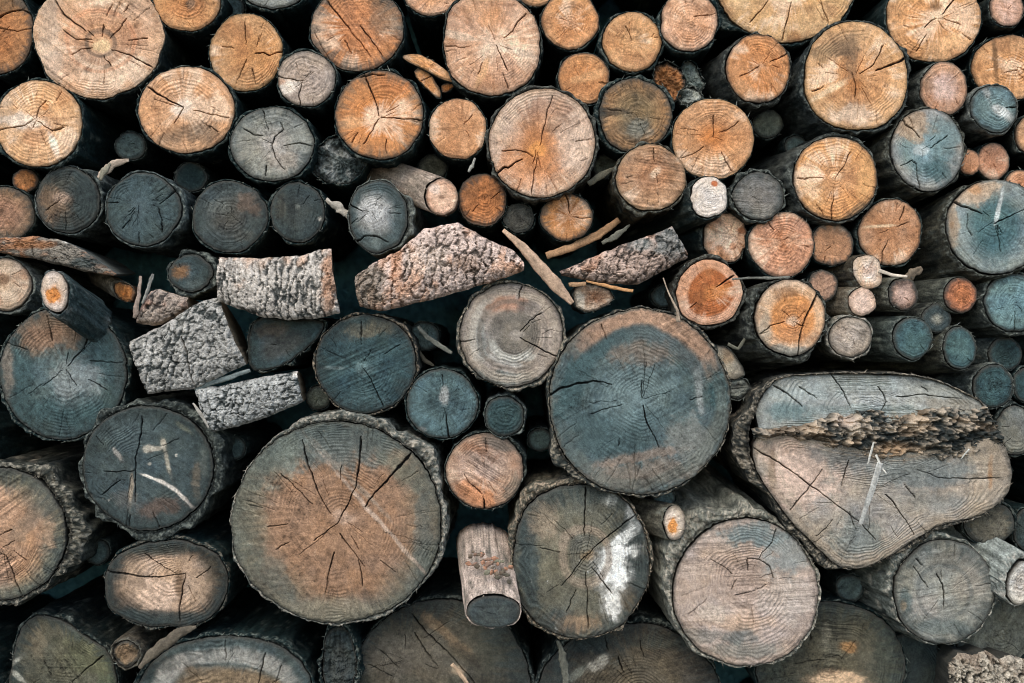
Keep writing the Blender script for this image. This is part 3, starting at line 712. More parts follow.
log('tiny round peach log with grainy face, between blue-grey and teal logs near the right edge', 993.5, 161, 16, 18, (206, 150, 114), (196, 138, 102), 10, nmin=2, bt=1, fib=.2, **DK)
log('tiny peach log touching the right edge above the big teal log', 1021, 182, 14, 12, (206, 156, 118), (200, 146, 108), 14, nmin=1, bt=1.5, fib=.2, **DK)
log('big teal-blue log at the right edge with a tan crescent at upper left', 996, 226, 48, 47, (146, 148, 146), (76, 104, 114), -12, pith=(994, 222), hr=.62, hs=.2, ray=.5, irr=.03,
    st=[(975, 192, 30, 12, (196, 168, 136), .9, 18), (976, 188, 9, 6, (206, 150, 96), .7), (953, 224, 6, 26, (170, 146, 116), .8), (1000, 205, 2.5, 20, (206, 216, 218), .8, -14), (995, 246, 26, 20, (60, 92, 104), .6), (952, 226, 4, 5, (150, 104, 66), .6)],
    cracks=[(4.2, [(950, 197), (958, 204), (970, 208), (982, 214)]), (1.6, [(994, 224), (1010, 216), (1026, 208)]), (1.2, [(998, 226), (1000, 252)]), (1.2, [(972, 236), (968, 228), (968, 214)])], bt=3.5, sh=(-.30, .22), bc=(96, 88, 74), bf=(40, 42, 38), lip=.8)
log('plain tan-brown log with a thin pale line across its middle, right part', 891.5, 232, 31.5, 32, (194, 144, 104), (188, 138, 98), 2, nmin=4, blot=.25, st=[(880, 226, 20, 1.6, (230, 198, 156), .9, 4)], cracks=[(2, [(904, 206), (903, 213), (899, 220)]), (1.6, [(883, 264), (883, 252), (888, 240)]), (1, [(897, 226), (908, 222)])], bt=2.2, **DK)
log('small smooth brown log between the rough peach log and the plain tan-brown one', 832, 245, 21, 21, (182, 136, 100), (176, 130, 94), 4, nmin=1, blot=.2, ring=.04, bt=1.2, fib=.1, **DK)
log('peach log with a roughened fibrous centre, lower right of the grey-brown streaked log', 782, 244, 32.5, 32.5, (204, 150, 116), (190, 128, 88), 0, pith=(784, 240), hr=.4, saw=[(-14, .3)], st=[(784, 238, 16, 17, (168, 108, 68), .5)], cracks=[(1.4, [(768, 222), (774, 230)])], rough=1.5, bt=1.2, **DK)
log('lumpy peach log end with a pale star and dark knots, below the chalk-white one', 728, 237, 21.5, 24, (200, 146, 106), (206, 154, 116), 14, irr=.22, ray=.8, st=[(728, 238, 8, 18, (236, 206, 178), .7, 20), (724, 240, 18, 5, (232, 204, 176), .6, 30), (741, 230, 5, 4, (176, 104, 58), .8), (733, 246, 4, 4, (176, 110, 64), .7), (719, 247, 4, 3, (176, 116, 72), .7)], nmin=3, sh=(-.35, 0), bt=2, **BB)

# ---- right cluster of small logs
log('log with a dark orange heart ringed by pale sapwood, beside the slanted bark billet', 709, 293, 33, 32.5, (208, 158, 124), (166, 96, 52), -6, pith=(711, 292), hr=.7, hs=.06, irr=.05, rw=2.6,
    st=[(716, 292, 18, 9, (204, 134, 72), .6, 10), (700, 300, 10, 16, (140, 78, 42), .5)], cracks=[(4, [(734, 276), (726, 280), (717, 287)]), (1, [(690, 308), (697, 302)])], ce=(190, 146, 112), ea=.3, bt=4, bc=(112, 100, 88), bf=(40, 40, 40))
log('ringed tan log split from its upper right edge to its bottom, rough bark at left', 791, 318, 34, 39, (208, 170, 132), (200, 138, 82), -10, pith=(794, 321), hr=.66, hs=.1, irr=.06,
    st=[(786, 294, 16, 8, (150, 96, 56), .7), (790, 352, 34, 9, (132, 130, 124), .85), (764, 330, 8, 22, (150, 142, 130), .6), (794, 320, 8, 6, (232, 204, 172), .7), (792, 338, 20, 10, (176, 126, 86), .6)],
    cracks=[(3.6, [(819, 291), (814, 302), (808, 312), (804, 322), (800, 336), (797, 360)]), (1.6, [(804, 326), (796, 322)]), (1.5, [(760, 334), (770, 326), (784, 322)])], bt=6, bx=[(170, 40, 4)], br=1.6, sh=(-.28, .12), lic=.5, fib=.8, bc=(104, 100, 92), bf=(36, 38, 38))
log('small dull brown log with a flat chipped edge, behind the split ringed log', 823, 286, 14, 16, (156, 122, 98), (162, 128, 104), 6, nmin=1, blot=.2, bt=1, fib=.1, **BB)
log('whitish thin log end, sharply cut, with a dark brown side going left', 868, 271, 14, 17, (222, 200, 174), (226, 210, 192), -4, rot=20, irr=.12, n=2.6, st=[(860, 268, 4, 12, (206, 168, 120), .5)], nmin=2, ea=.3, bt=1.2, sh=(-.45, .02), bc=(120, 102, 82), bf=(56, 48, 42))
log('thin pale pink log end with a tan side going left, above the grey-white log', 863, 302, 13.5, 14, (210, 178, 152), (216, 186, 162), -4, irr=.12, nmin=2, ea=.4, bt=1, sh=(-.5, -.02), bc=(168, 146, 122), bf=(100, 84, 70), br=.4)
log('grey-white log with thick pale bark, right of the split ringed log', 851, 337, 21, 20, (168, 156, 144), (176, 164, 154), -6, irr=.06, blot=.6, ray=.3, st=[(840, 330, 8, 12, (140, 110, 88), .5), (862, 336, 5, 10, (120, 104, 92), .5)], nmin=2, bt=3.5, lip=1, lic=.8, br=.6, bc=(180, 172, 160), bf=(110, 106, 98), bl=(196, 188, 176), fib=.5)
log('small log with a pale starry centre and dark rim, its light side going left', 904, 294, 14.5, 15.5, (128, 96, 80), (198, 164, 142), -4, hr=.45, hs=.4, ray=.5, irr=.1, nmin=1, bt=1.2, sh=(-.5, -.03), bc=(140, 130, 114), bf=(70, 66, 58))
log('small round orange log with a grey side going left, near the big teal log', 961.5, 295, 16, 17, (178, 116, 82), (184, 116, 74), -2, nmin=1, bt=1, sh=(-.55, .05), bc=(120, 116, 104), bf=(56, 58, 54), fib=.1)
log('tiny dark log with a pale glowing-looking centre, below the starry one', 937, 319, 14.5, 14.5, (58, 66, 66), (150, 136, 120), 4, hr=.22, hs=.3, ray=.6, nmin=1, bt=1.2, sh=(-.4, 0), bc=(96, 92, 84), bf=(44, 46, 44))
log('teal log end with fine saw lines and a light crescent of bark below, right cluster', 913.5, 338, 19, 21, (78, 106, 116), (74, 104, 114), -8, saw=[(-12, .4)], nmin=3, bt=2, sh=(-.42, 0), bc=(112, 116, 108), bf=(50, 56, 54), lip=.7)
log('dark teal log with a speckled face, right of the teal one with saw lines', 960, 348, 16.5, 20.5, (64, 92, 100), (76, 104, 110), -4, rot=10, nmin=2, bt=2, sh=(-.4, .1), bc=(92, 88, 76), bf=(40, 42, 40), lip=.7)
log('blue-grey log with pale bark rim at the right edge below the big teal one', 1014, 302, 27, 30, (112, 138, 146), (104, 130, 140), -6, ray=.35, nmin=4, cracks=[(1.4, [(1014, 331), (1015, 312)])], bt=4, lip=.9, lic=.5, sh=(-.25, .05), bc=(100, 100, 92), bf=(44, 48, 46))
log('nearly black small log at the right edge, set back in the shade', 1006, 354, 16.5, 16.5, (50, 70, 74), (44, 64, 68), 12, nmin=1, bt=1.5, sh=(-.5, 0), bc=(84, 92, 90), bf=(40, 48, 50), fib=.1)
log('dark teal log standing above the tip of the huge cleft log', 994, 387, 20, 21.5, (58, 86, 94), (66, 94, 102), 4, nmin=3, bt=2.5, lip=.8, sh=(-.3, .1), bc=(110, 112, 108), bf=(44, 52, 54))
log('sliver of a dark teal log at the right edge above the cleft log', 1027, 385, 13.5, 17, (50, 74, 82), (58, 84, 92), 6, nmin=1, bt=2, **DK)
log('small grey-brown log cut by the right edge, level with the rotten cleft', 1016, 431, 20, 24, (126, 118, 108), (118, 112, 106), 6, ring=.1, nmin=3, bt=3, **BB)

# ---- left cluster of split wood
log('pale beige log cut by the left edge with a brown heart and thick grey bark', 5, 285, 24, 25.5, (198, 174, 146), (188, 162, 132), 0, pith=(2, 279), hr=.3, st=[(1, 279, 9, 9, (128, 88, 62), .85), (10, 294, 10, 8, (206, 186, 160), .5)], nmin=3, bt=4, lip=.8, **GB)
log('stubby branch with a pale oval end and orange core, leaning at the left', 54, 291, 13.5, 21, (206, 188, 168), (206, 188, 168), -55, rot=8, pith=(55, 296), hr=.45, hs=.05, name='branch', cat='branch', st=[(55, 296, 9, 9, (206, 134, 68), .95)], nmin=2, ea=.5, bt=4, sh=(.36, .48), ln=58, bc=(86, 100, 106), bf=(36, 56, 64), bl=(150, 156, 156))
log('dark knobby log end with a little orange core, left of the pale bark-covered billet', 190, 273, 22, 18, (64, 76, 78), (74, 84, 84), 4, pith=(182, 271), hr=.3, hs=.1, irr=.12, st=[(181, 271, 10, 8, (150, 100, 60), .85), (197, 286, 16, 6, (106, 112, 108), .6)], nmin=3, bt=5, lip=.9, lic=.6, bc=(110, 112, 108), bf=(40, 48, 50), fib=.6)
slab('long thin dark slab of split wood with an orange streak, at the left edge', [(-6, 238), (35, 236), (65, 241), (90, 254), (116, 274)], [(-6, 252), (30, 258), (60, 265), (90, 273), (114, 276)], d=-4, bulge=6, th=160, fur=(.05, .35), ang=90, amp=2.5,
     bc=(150, 132, 116), bf=(56, 54, 52), bw=(166, 112, 72), wood=.15, front='split_face', mat=M_SPLIT, sidec=(96, 96, 94), st=[(66, 240, 5, 5, (216, 214, 206), .9), (95, 262, 26, 8, (56, 66, 68), .8), (40, 245, 26, 6, (150, 92, 52), .8)], cracks=[(1.6, [(34, 248), (37, 262)])])
log('bright orange split block wedged behind pale bark, left of the pinkish bark piece', 126, 293, 12, 10, (206, 134, 66), (200, 126, 58), 30, poly=[(114, 281), (137, 288), (131, 305), (114, 295)], sm=1, saw=[(80, .5)], bt=1, ea=.3, nmin=2, sh=(-.6, -.2), ln=110, bc=(190, 176, 158), bf=(110, 100, 88), name='split_billet', cat='firewood', group=GRP_SPLIT, fib=.1)
slab('pinkish grey bark-covered billet below the dark knobby log', [(151, 291), (160, 289), (172, 293), (189, 298)], [(137, 322), (152, 326), (162, 324), (189, 309)], d=6, bulge=10, th=120, ang=62, bc=(176, 162, 152), bf=(58, 56, 56), bw=(160, 120, 100), wood=.12)
slab('long pale grey bark-covered billet lying level above two tilted ones', [(219, 257), (262, 258), (300, 256), (317, 250), (331, 249)], [(219, 301), (239, 309), (262, 317), (291, 320), (316, 319), (340, 313)], d=-12, bulge=12, th=170, fur=(.12, .025), ang=88, amp=5, bc=(196, 190, 184), bf=(60, 64, 66), bw=(184, 150, 122), wood=.04,
     st=[(330, 284, 9, 34, (176, 134, 104), .8)])
slab('tilted square grey bark-covered billet with a dark crack down its middle', [(129, 342), (165, 324), (200, 301), (218, 297)], [(147, 394), (170, 391), (196, 388), (246, 364)], d=-8, bulge=9, th=170, fur=(.11, .05), ang=70, amp=5, bc=(170, 170, 168), bf=(58, 64, 66), bw=(150, 140, 134), wood=-.05, cracks=[(3, [(183, 336), (189, 352), (191, 372), (196, 389)])])
slab('grey bark-covered billet lowest of the tilted stack, above the huge brown log', [(195, 388), (225, 385), (262, 377), (298, 371)], [(212, 432), (236, 427), (270, 416), (303, 402)], d=-4, bulge=10, th=170, fur=(.12, .07), ang=76, amp=5.5, bc=(168, 172, 174), bf=(54, 62, 66), bw=(140, 136, 132), wood=-.1, st=[(297, 374, 5, 4, (222, 220, 214), .9)])
stick('thin grey plank edge squeezed between two tilted grey billets', [(194, 388), (222, 380), (250, 370)], [5, 6, 4], 6, (128, 132, 132), d=-6, name='plank', cat='plank', group=GRP_SPLIT)
log('dark quarter-split log with a teal sawn face, under the level pale billet', 285, 343, 38, 28, (62, 78, 84), (78, 76, 72), 10, poly=[(254, 316), (290, 320), (324, 320), (322, 333), (306, 349), (286, 364), (268, 370), (250, 371), (246, 345)], sm=1, saw=[(2, .5)], pith=(280, 345), st=[(272, 330, 24, 9, (96, 78, 64), .7), (300, 330, 16, 10, (56, 72, 76), .6)], bt=4, lip=.9, nmin=3, name='split_billet', cat='firewood', group=GRP_SPLIT, **DK)
slab('wide warm brown and white bark-covered billet sloping up to a pointed right end, centre', [(355, 276), (372, 264), (400, 250), (424, 229), (458, 222), (487, 239), (514, 251), (524, 262)], [(360, 306), (380, 312), (412, 304), (442, 297), (483, 285), (510, 276), (523, 271)], d=-10, bulge=14, th=190, fur=(.11, .035), ang=80, amp=6,
     bc=(206, 186, 172), bf=(74, 64, 58), bw=(196, 152, 120), wood=.1, st=[(368, 288, 22, 30, (120, 104, 92), .8), (398, 270, 8, 28, (186, 132, 92), .6), (466, 265, 16, 10, (140, 104, 80), .5), (428, 262, 26, 16, (216, 200, 188), .4)])
slab('brown bark-covered billet slanting up to the right, beside the dark-hearted log', [(559, 272), (587, 259), (622, 245), (650, 235), (672, 226)], [(561, 276), (585, 280), (610, 284), (638, 284), (688, 258)], d=-2, bulge=13, th=170, fur=(.10, .04), ang=68, amp=6, bc=(184, 162, 146), bf=(60, 54, 52), bw=(170, 128, 100), wood=.1, st=[(670, 244, 24, 20, (120, 118, 118), .8), (640, 245, 14, 10, (120, 126, 128), .6)])
log('short split chip with a white fresh edge, under the slanting brown billet', 592, 297, 22, 14, (206, 184, 158), (170, 140, 116), 2, poly=[(571, 290), (588, 281), (617, 294), (606, 308), (578, 313)], sm=1, rough=5, c2=((120, 96, 80), .35), ray=.5, st=[(580, 300, 6, 14, (232, 222, 206), .8)], bt=1, ln=60, nmin=3, name='wood_chip', cat='wood chip', group=GRP_SPLIT, **BB)
log('thin curved orange splinter pointing right, touching the large starred log', 428, 66, 28, 12, (206, 152, 98), (200, 140, 86), 8, poly=[(400, 55), (414, 53), (432, 60), (447, 70), (457, 83), (444, 80), (428, 71), (411, 63)], sm=1, saw=[(-35, .5)], bt=.8, ln=120, nmin=1, ea=.4, name='splinter', cat='splinter', group=GRP_BITS, fib=.1, **DK)
log('blocky orange splinter lying under the thin curved one', 427, 82, 15, 14, (196, 138, 84), (190, 128, 74), 14, poly=[(419, 66), (431, 74), (441, 89), (440, 100), (426, 89), (412, 73)], sm=1, saw=[(-50, .5)], bt=.8, ln=120, nmin=1, ea=.3, cracks=[(1.4, [(421, 81), (432, 75)])], name='splinter', cat='splinter', group=GRP_BITS, fib=.1, **DK)
log('smallest orange splinter of three, a stub under the large starred log', 448, 87, 8, 5, (190, 124, 66), (180, 114, 58), 16, poly=[(442, 83), (456, 85), (446, 93), (441, 92)], sm=1, bt=.6, ln=90, nmin=0, ea=.3, name='splinter', cat='splinter', group=GRP_BITS, fib=.1, **DK)
log('rotten orange-brown broken stub with splintered top, above the mottled log', 666, 80, 15, 19, (176, 116, 66), (146, 88, 46), 12, poly=[(654, 66), (668, 61), (680, 68), (686, 80), (682, 96), (674, 102), (664, 94), (655, 88)], sm=0, rough=12, c2=((206, 160, 104), .35), ray=.8, bt=1.5, nmin=6, name='broken_stub', cat='broken wood', group=GRP_SPLIT, fib=1, **BB)
log('grey lichen-covered bark lump beside the rotten orange stub', 693, 78, 13, 20, (104, 110, 104), (90, 96, 92), 14, poly=[(682, 62), (694, 59), (702, 76), (706, 88), (694, 90), (684, 80)], sm=1, rough=8, c2=((160, 164, 152), .35), bt=1, nmin=2, name='bark_lump', cat='bark', group=GRP_SPLIT, fib=.8, **DK)
log('frosty white lichen tuft on a dark stub under the grey bark lump', 690, 96, 11, 9, (166, 172, 166), (150, 158, 154), 8, irr=.3, rough=9, c2=((70, 78, 78), .35), bt=1, ln=60, nmin=2, name='bark_lump', cat='bark', group=GRP_SPLIT, fib=2, **GB)

# ---- big lower logs
log('huge-ringed teal log with an orange-brown crescent on top, at the left edge', 62, 373, 62, 65, (68, 88, 92), (96, 112, 116), -4, mould=.4, pith=(66, 368), hr=.6, irr=.03, ring=.09, rw=3.6, saw=[(88, .18)],
    st=[(55, 330, 50, 24, (152, 114, 86), .9, -5), (44, 338, 26, 14, (160, 118, 88), .5), (98, 350, 22, 36, (64, 88, 96), .85, -15), (62, 412, 52, 16, (66, 96, 104), .8), (22, 380, 12, 34, (70, 98, 106), .7), (74, 380, 26, 20, (152, 160, 162), .55), (8, 372, 6, 36, (168, 150, 128), .6), (118, 364, 6, 34, (76, 84, 84), .7)],
    cracks=[(2.6, [(97, 328), (88, 336), (84, 348), (74, 358), (68, 366)]), (1.4, [(76, 386), (70, 376), (66, 370)]), (1.6, [(0, 339), (14, 345), (28, 350)]), (1.6, [(53, 341), (50, 326), (48, 316)]), (1.6, [(107, 391), (98, 385), (88, 379)]), (1, [(90, 361), (122, 363)])], bt=4.5, lip=.7, **DK)
log('dark slate log scratched with white chalky marks and a long pale curved scar', 147, 467, 64, 62, (70, 82, 84), (72, 82, 86), -2, pith=(134, 468), irr=.04, ring=.08, hr=.7, nmin=16,
    st=[(160, 508, 30, 11, (106, 80, 66), .85, 8), (120, 430, 40, 14, (92, 104, 110), .5), (126, 500, 14, 12, (110, 96, 88), .5), (196, 482, 5, 20, (140, 116, 92), .7),
        (149, 448, 7, 4, (178, 172, 158), .9), (158, 449, 8, 2.5, (170, 164, 150), .9, 10), (163, 443, 3, 5, (196, 186, 166), .9), (167, 460, 2.5, 20, (168, 162, 146), .85, 12), (131, 488, 2.6, 19, (164, 150, 126), .85, -4), (118, 454, 2.6, 8, (176, 172, 166), .85, 35), (150, 464, 2, 2, (180, 176, 166), .8), (183, 427, 12, 3, (150, 142, 112), .6, -35), (204, 460, 4, 26, (124, 124, 116), .6), (206, 500, 4, 12, (196, 192, 184), .85, -25),
        (148, 477, 8, 1.6, (206, 200, 192), .96, -20), (160, 481.5, 8, 1.9, (212, 206, 198), .96, -27), (172, 488.5, 8, 2, (214, 208, 200), .96, -36), (182, 497, 8, 2, (212, 204, 196), .96, -44), (189, 505, 6, 1.7, (206, 198, 190), .96, -52), (193, 508, 5, 2, (206, 198, 190), .9, -46)],
    cracks=[(2.2, [(143, 416), (142, 432), (136, 456), (135, 480), (135, 502)]), (1.2, [(104, 471), (120, 472), (134, 471)]), (1.3, [(102, 495), (112, 486), (120, 480)]), (1.4, [(128, 527), (130, 515)]), (1.4, [(158, 528), (152, 513)])], bt=6, bx=[(15, 55, 9), (-70, 45, 5)], lip=.7, lic=.5, br=1.3, bc=(104, 106, 102), bf=(40, 48, 50))
log('huge reddish-brown log, largest of the pile, grey bark arched over it', 336, 523, 105, 99, (134, 124, 106), (158, 120, 88), -10, pith=(342, 519), hr=.80, hs=.28, irr=.03, ring=.06, rw=3.8, ray=.28,
    saw=[(-52, .28)], st=[(330, 444, 86, 26, (100, 108, 104), .9), (275, 456, 40, 26, (126, 126, 114), .8, 40), (400, 468, 30, 16, (122, 116, 98), .7, -40), (252, 530, 14, 60, (136, 124, 98), .6), (330, 612, 70, 12, (156, 146, 122), .7), (424, 540, 12, 60, (116, 116, 108), .7), (344, 517, 12, 8, (206, 176, 150), .6),
        (380, 522, 2.6, 100, (196, 172, 148), .75, 41), (352, 480, 3, 60, (160, 150, 136), .5, 44), (272, 570, 14, 40, (104, 106, 96), .6, 40), (300, 520, 40, 40, (172, 132, 98), .3)],
    cracks=[(5.2, [(411, 453), (404, 462), (394, 472), (386, 482), (374, 494), (365, 507)]), (2.8, [(361, 436), (359, 462), (356, 486), (346, 508), (338, 523), (314, 541)]), (2.4, [(302, 440), (306, 458), (314, 482), (322, 500), (331, 515)]), (1.6, [(281, 474), (296, 488), (313, 504)]), (1.8, [(334, 552), (329, 572), (325, 594)]), (1.6, [(340, 534), (352, 550), (365, 567)]), (1.2, [(268, 527), (288, 524)]), (1.3, [(363, 586), (362, 576), (358, 560)]), (1.2, [(276, 549), (290, 542)]), (1.1, [(381, 561), (396, 572)]), (1, [(247, 504), (262, 508)]), (1.2, [(342, 466), (340, 480)])],
    nmin=22, ce=(74, 70, 62), bt=3, bx=[(72, 55, 7), (15, 40, 4)], lip=1, lic=.9, mould=.45, bk=.65, br=1.5, fib=.6, bc=(136, 132, 124), bf=(46, 50, 50), bl=(190, 184, 172))
log('dark teal log with diagonal saw lines, right of the split billets', 365, 364, 50, 49, (56, 78, 88), (60, 82, 92), -2, pith=(362, 367), saw=[(24, .55)], ray=.25, irr=.03, st=[(374, 328, 34, 10, (122, 106, 84), .8, 10), (360, 398, 30, 10, (78, 100, 108), .6), (364, 367, 8, 7, (106, 124, 130), .7), (330, 368, 16, 2, (130, 140, 142), .6)],
    cracks=[(2, [(383, 406), (377, 394), (371, 380), (363, 368)]), (1.3, [(400, 344), (384, 354)]), (1.2, [(362, 322), (361, 344)])], bt=3.2, lip=1, bl=(176, 160, 136), bc=(92, 90, 84), bf=(34, 42, 44))
log('slate blue log with a pale ring and one crack straight down from its heart', 442, 404, 36, 34.5, (90, 112, 122), (74, 92, 100), 2, pith=(445, 402), hr=.5, ray=.55, ring=.05, irr=.03, st=[(444, 396, 5, 10, (168, 172, 172), .8), (430, 402, 8, 14, (60, 76, 84), .5), (456, 404, 8, 14, (60, 76, 84), .5), (421, 430, 5, 3, (190, 196, 196), .8)], cracks=[(2.8, [(449, 439), (447, 426), (446, 412)]), (1.2, [(442, 375), (443, 386)])], bt=2.4, **DK)
log('small dark teal log, nearly plain, between the slate blue log and the giant teal one', 504, 416, 19.5, 20, (48, 70, 76), (52, 74, 80), -2, nmin=2, blot=.4, bt=3, lip=.9, bc=(120, 124, 122), bf=(42, 50, 52))
log('peach and grey log with strong diagonal saw lines, below the small dark teal log', 485, 471, 39, 38, (176, 142, 116), (180, 152, 130), 4, pith=(483, 473), saw=[(-32, .85)], irr=.03, st=[(478, 499, 26, 13, (206, 140, 94), .85, -30), (500, 444, 24, 9, (112, 100, 92), .8, -20), (514, 490, 12, 16, (120, 112, 102), .7), (470, 448, 14, 6, (176, 124, 88), .6), (486, 470, 14, 12, (198, 176, 160), .5)], cracks=[(2.6, [(484, 510), (483, 496)]), (1.3, [(482, 494), (468, 482), (464, 474)]), (1, [(486, 438), (486, 452)])], nmin=4, bt=2, bx=[(30, 40, 3)], **BB)
log('grey-brown log with clear growth rings and a pale crescent near its heart, dead centre', 511, 335, 52, 52, (160, 148, 138), (128, 112, 100), -8, mould=.3, pith=(517, 336), hr=.55, ring=.12, rw=3.0, irr=.035,
    bands=[(.86, .1, (182, 170, 156), .7), (.42, .16, (108, 96, 88), .7), (.68, .06, (120, 104, 94), .6), (.46, .09, (180, 180, 174), .8, -110, 75), (.8, .08, (190, 184, 174), .8, 170, 60)],
    st=[(506, 302, 24, 10, (176, 128, 98), .75), (525, 306, 10, 6, (110, 98, 94), .7), (506, 360, 26, 5, (166, 166, 162), .8, -15), (528, 358, 9, 4, (170, 170, 164), .7, 20), (500, 378, 40, 9, (100, 116, 116), .7), (478, 340, 10, 26, (128, 132, 130), .6), (517, 335, 8, 7, (164, 156, 148), .6), (552, 340, 9, 26, (182, 166, 148), .6)],
    cracks=[(1.8, [(541, 313), (530, 321), (520, 331)]), (2.2, [(558, 357), (545, 351), (532, 344), (520, 338)]), (2.2, [(522, 286), (520, 292), (519, 299)]), (1, [(459, 342), (474, 340)])], bt=4, lip=.9, bl=(190, 178, 160), bc=(150, 142, 130), bf=(60, 62, 60))
log('giant teal-grey log with an orange-brown arc along its top, right of centre', 640, 402, 91, 91, (94, 102, 102), (82, 98, 105), -12, mould=.2, pith=(642, 400), hr=.85, hs=.15, irr=.03, ring=.06, rw=3.4, saw=[(28, .35)], ray=.3,
    bands=[(.90, .13, (190, 148, 114), .95, 80, 72), (.90, .09, (120, 116, 106), .6, -60, 100), (.74, .12, (66, 88, 96), .75, 140, 70), (.72, .12, (96, 98, 98), .6, 60, 60)],
    st=[(645, 352, 40, 14, (146, 116, 94), .75), (573, 384, 14, 44, (58, 88, 98), .9, -25), (585, 357, 34, 8, (66, 92, 100), .8, 35), (716, 385, 11, 34, (60, 92, 102), .9, 12), (637, 392, 38, 38, (122, 136, 142), .55), (615, 440, 50, 26, (70, 92, 100), .7, -15), (650, 420, 40, 18, (84, 104, 112), .5),
        (640, 474, 66, 15, (152, 126, 106), .85, 6), (690, 445, 26, 30, (140, 132, 124), .8, 30), (640, 456, 50, 6, (168, 144, 122), .6, 10), (700, 390, 5, 30, (170, 180, 182), .6, 6)],
    cracks=[(4, [(550, 395), (560, 389), (576, 384), (594, 381), (612, 384)]), (2.4, [(643, 406), (647, 422), (653, 434), (659, 447)]), (1.2, [(642, 380), (642, 398)]), (1.2, [(602, 324), (606, 340)]), (1.1, [(618, 446), (620, 438)]), (1, [(690, 400), (702, 396)])], nmin=20,
    bt=3.5, bx=[(218, 16, 8)], lip=.8, bl=(180, 170, 152), bc=(104, 104, 98), bf=(38, 44, 46), ce=(96, 84, 72))
log('brown-grey log splashed white with lichen down its right side, lower middle', 580, 561, 67, 78, (112, 102, 86), (126, 112, 94), -6, pith=(588, 554), hr=.4, irr=.05, ring=.13, rw=3.2, n=2.2,
    bands=[(.2, .1, (104, 98, 90), .7), (.36, .08, (160, 142, 118), .7)],
    st=[(530, 560, 12, 60, (64, 74, 76), .9), (560, 620, 24, 12, (74, 80, 80), .7, -25), (585, 494, 50, 14, (92, 92, 84), .8), (632, 555, 20, 60, (56, 62, 60), .9), (575, 622, 24, 12, (168, 136, 100), .7), (545, 520, 18, 26, (156, 138, 112), .7), (614, 574, 17, 24, (240, 242, 240), 1, 15), (616, 553, 22, 7, (232, 236, 236), .95, 8), (612, 604, 10, 14, (236, 236, 232), .95), (632, 533, 5, 20, (226, 230, 228), .95, -42), (620, 540, 5, 20, (222, 226, 224), .92, -50), (632, 512, 6, 13, (220, 224, 222), .92), (610, 500, 7, 9, (212, 214, 206), .9), (640, 525, 4, 14, (216, 220, 218), .92, -30), (634, 552, 5, 8, (220, 222, 218), .8), (628, 600, 12, 16, (120, 94, 66), .6), (590, 556, 10, 6, (150, 112, 74), .7)],
    cracks=[(2.4, [(586, 488), (585, 510), (584, 536)]), (2.2, [(640, 512), (620, 528), (600, 543), (582, 560), (562, 586)]), (2.4, [(612, 594), (602, 580), (592, 567)]), (1.8, [(588, 628), (587, 600), (586, 572)]), (1.2, [(566, 612), (576, 590)]), (1, [(540, 548), (560, 552)])], nmin=18, bt=4, bx=[(110, 45, 5), (160, 40, 3)], lip=1, lic=.8, bk=.6, br=1.4, fib=.8, bl=(190, 172, 146), bc=(116, 106, 92), bf=(44, 46, 44))
log('pinkish grey log with a round inner crack and thick pale bark at its upper left', 747, 593, 72, 73, (176, 156, 138), (170, 148, 130), -8, pith=(752, 580), hr=.4, irr=.04, ring=.08, saw=[(3, .5)], ray=.3,
    st=[(750, 535, 40, 14, (112, 124, 130), .9), (790, 555, 24, 30, (140, 146, 150), .7, -30), (700, 570, 20, 10, (196, 174, 152), .5), (740, 635, 16, 9, (92, 96, 98), .8), (746, 650, 40, 10, (110, 110, 104), .7), (700, 634, 24, 8, (130, 122, 112), .6), (735, 622, 50, 8, (186, 152, 118), .5), (790, 600, 34, 22, (178, 168, 160), .6, 10), (710, 612, 18, 12, (200, 186, 172), .6), (740, 575, 24, 20, (156, 134, 116), .5)],
    cracks=[(2, [(774, 578), (770, 566), (760, 560), (748, 559)]), (1.6, [(777, 530), (772, 544), (764, 552), (759, 560)]), (1.4, [(748, 571), (748, 558)]), (1.2, [(733, 574), (724, 567), (712, 560)]), (1.2, [(732, 590), (736, 580)]), (1, [(735, 595), (752, 592), (766, 585)])], nmin=14, bt=4, bx=[(130, 62, 13)], lip=.9, lic=1, bk=.75, sh=(-.14, -.14), br=1.5, fib=.5, bl=(200, 192, 178), bc=(150, 142, 130), bf=(54, 56, 54))
log('grey log with an off-round inner patch and pale bark on its upper left, lower right', 944, 592, 49.5, 52, (150, 140, 130), (146, 136, 126), -6, pith=(943, 592), hr=.5, irr=.03, ring=.06, saw=[(8, .4)], blot=.35,
    bands=[(.55, .06, (96, 96, 94), .5)], st=[(955, 560, 26, 12, (116, 106, 98), .7), (944, 628, 44, 9, (96, 104, 104), .7, -6), (906, 600, 7, 14, (92, 104, 104), .8), (904, 606, 4, 6, (170, 150, 118), .8), (928, 606, 18, 14, (166, 158, 150), .5), (970, 586, 20, 18, (160, 150, 140), .4)],
    cracks=[(2.6, [(936, 574), (942, 584), (944, 594), (944, 607)]), (2, [(916, 558), (922, 566)]), (1, [(914, 566), (928, 588)])], nmin=8, bt=3.5, bx=[(135, 60, 6)], lip=.9, lic=1, bk=.7, br=1.2, sh=(-.2, .04), bl=(196, 192, 180), bc=(134, 132, 124), bf=(46, 52, 52))
log('small brown-grey log tucked under the rounded end of the huge cleft log', 990, 524, 24, 21, (104, 92, 78), (112, 100, 86), 6, nmin=3, ring=.1, bt=3, **BB)
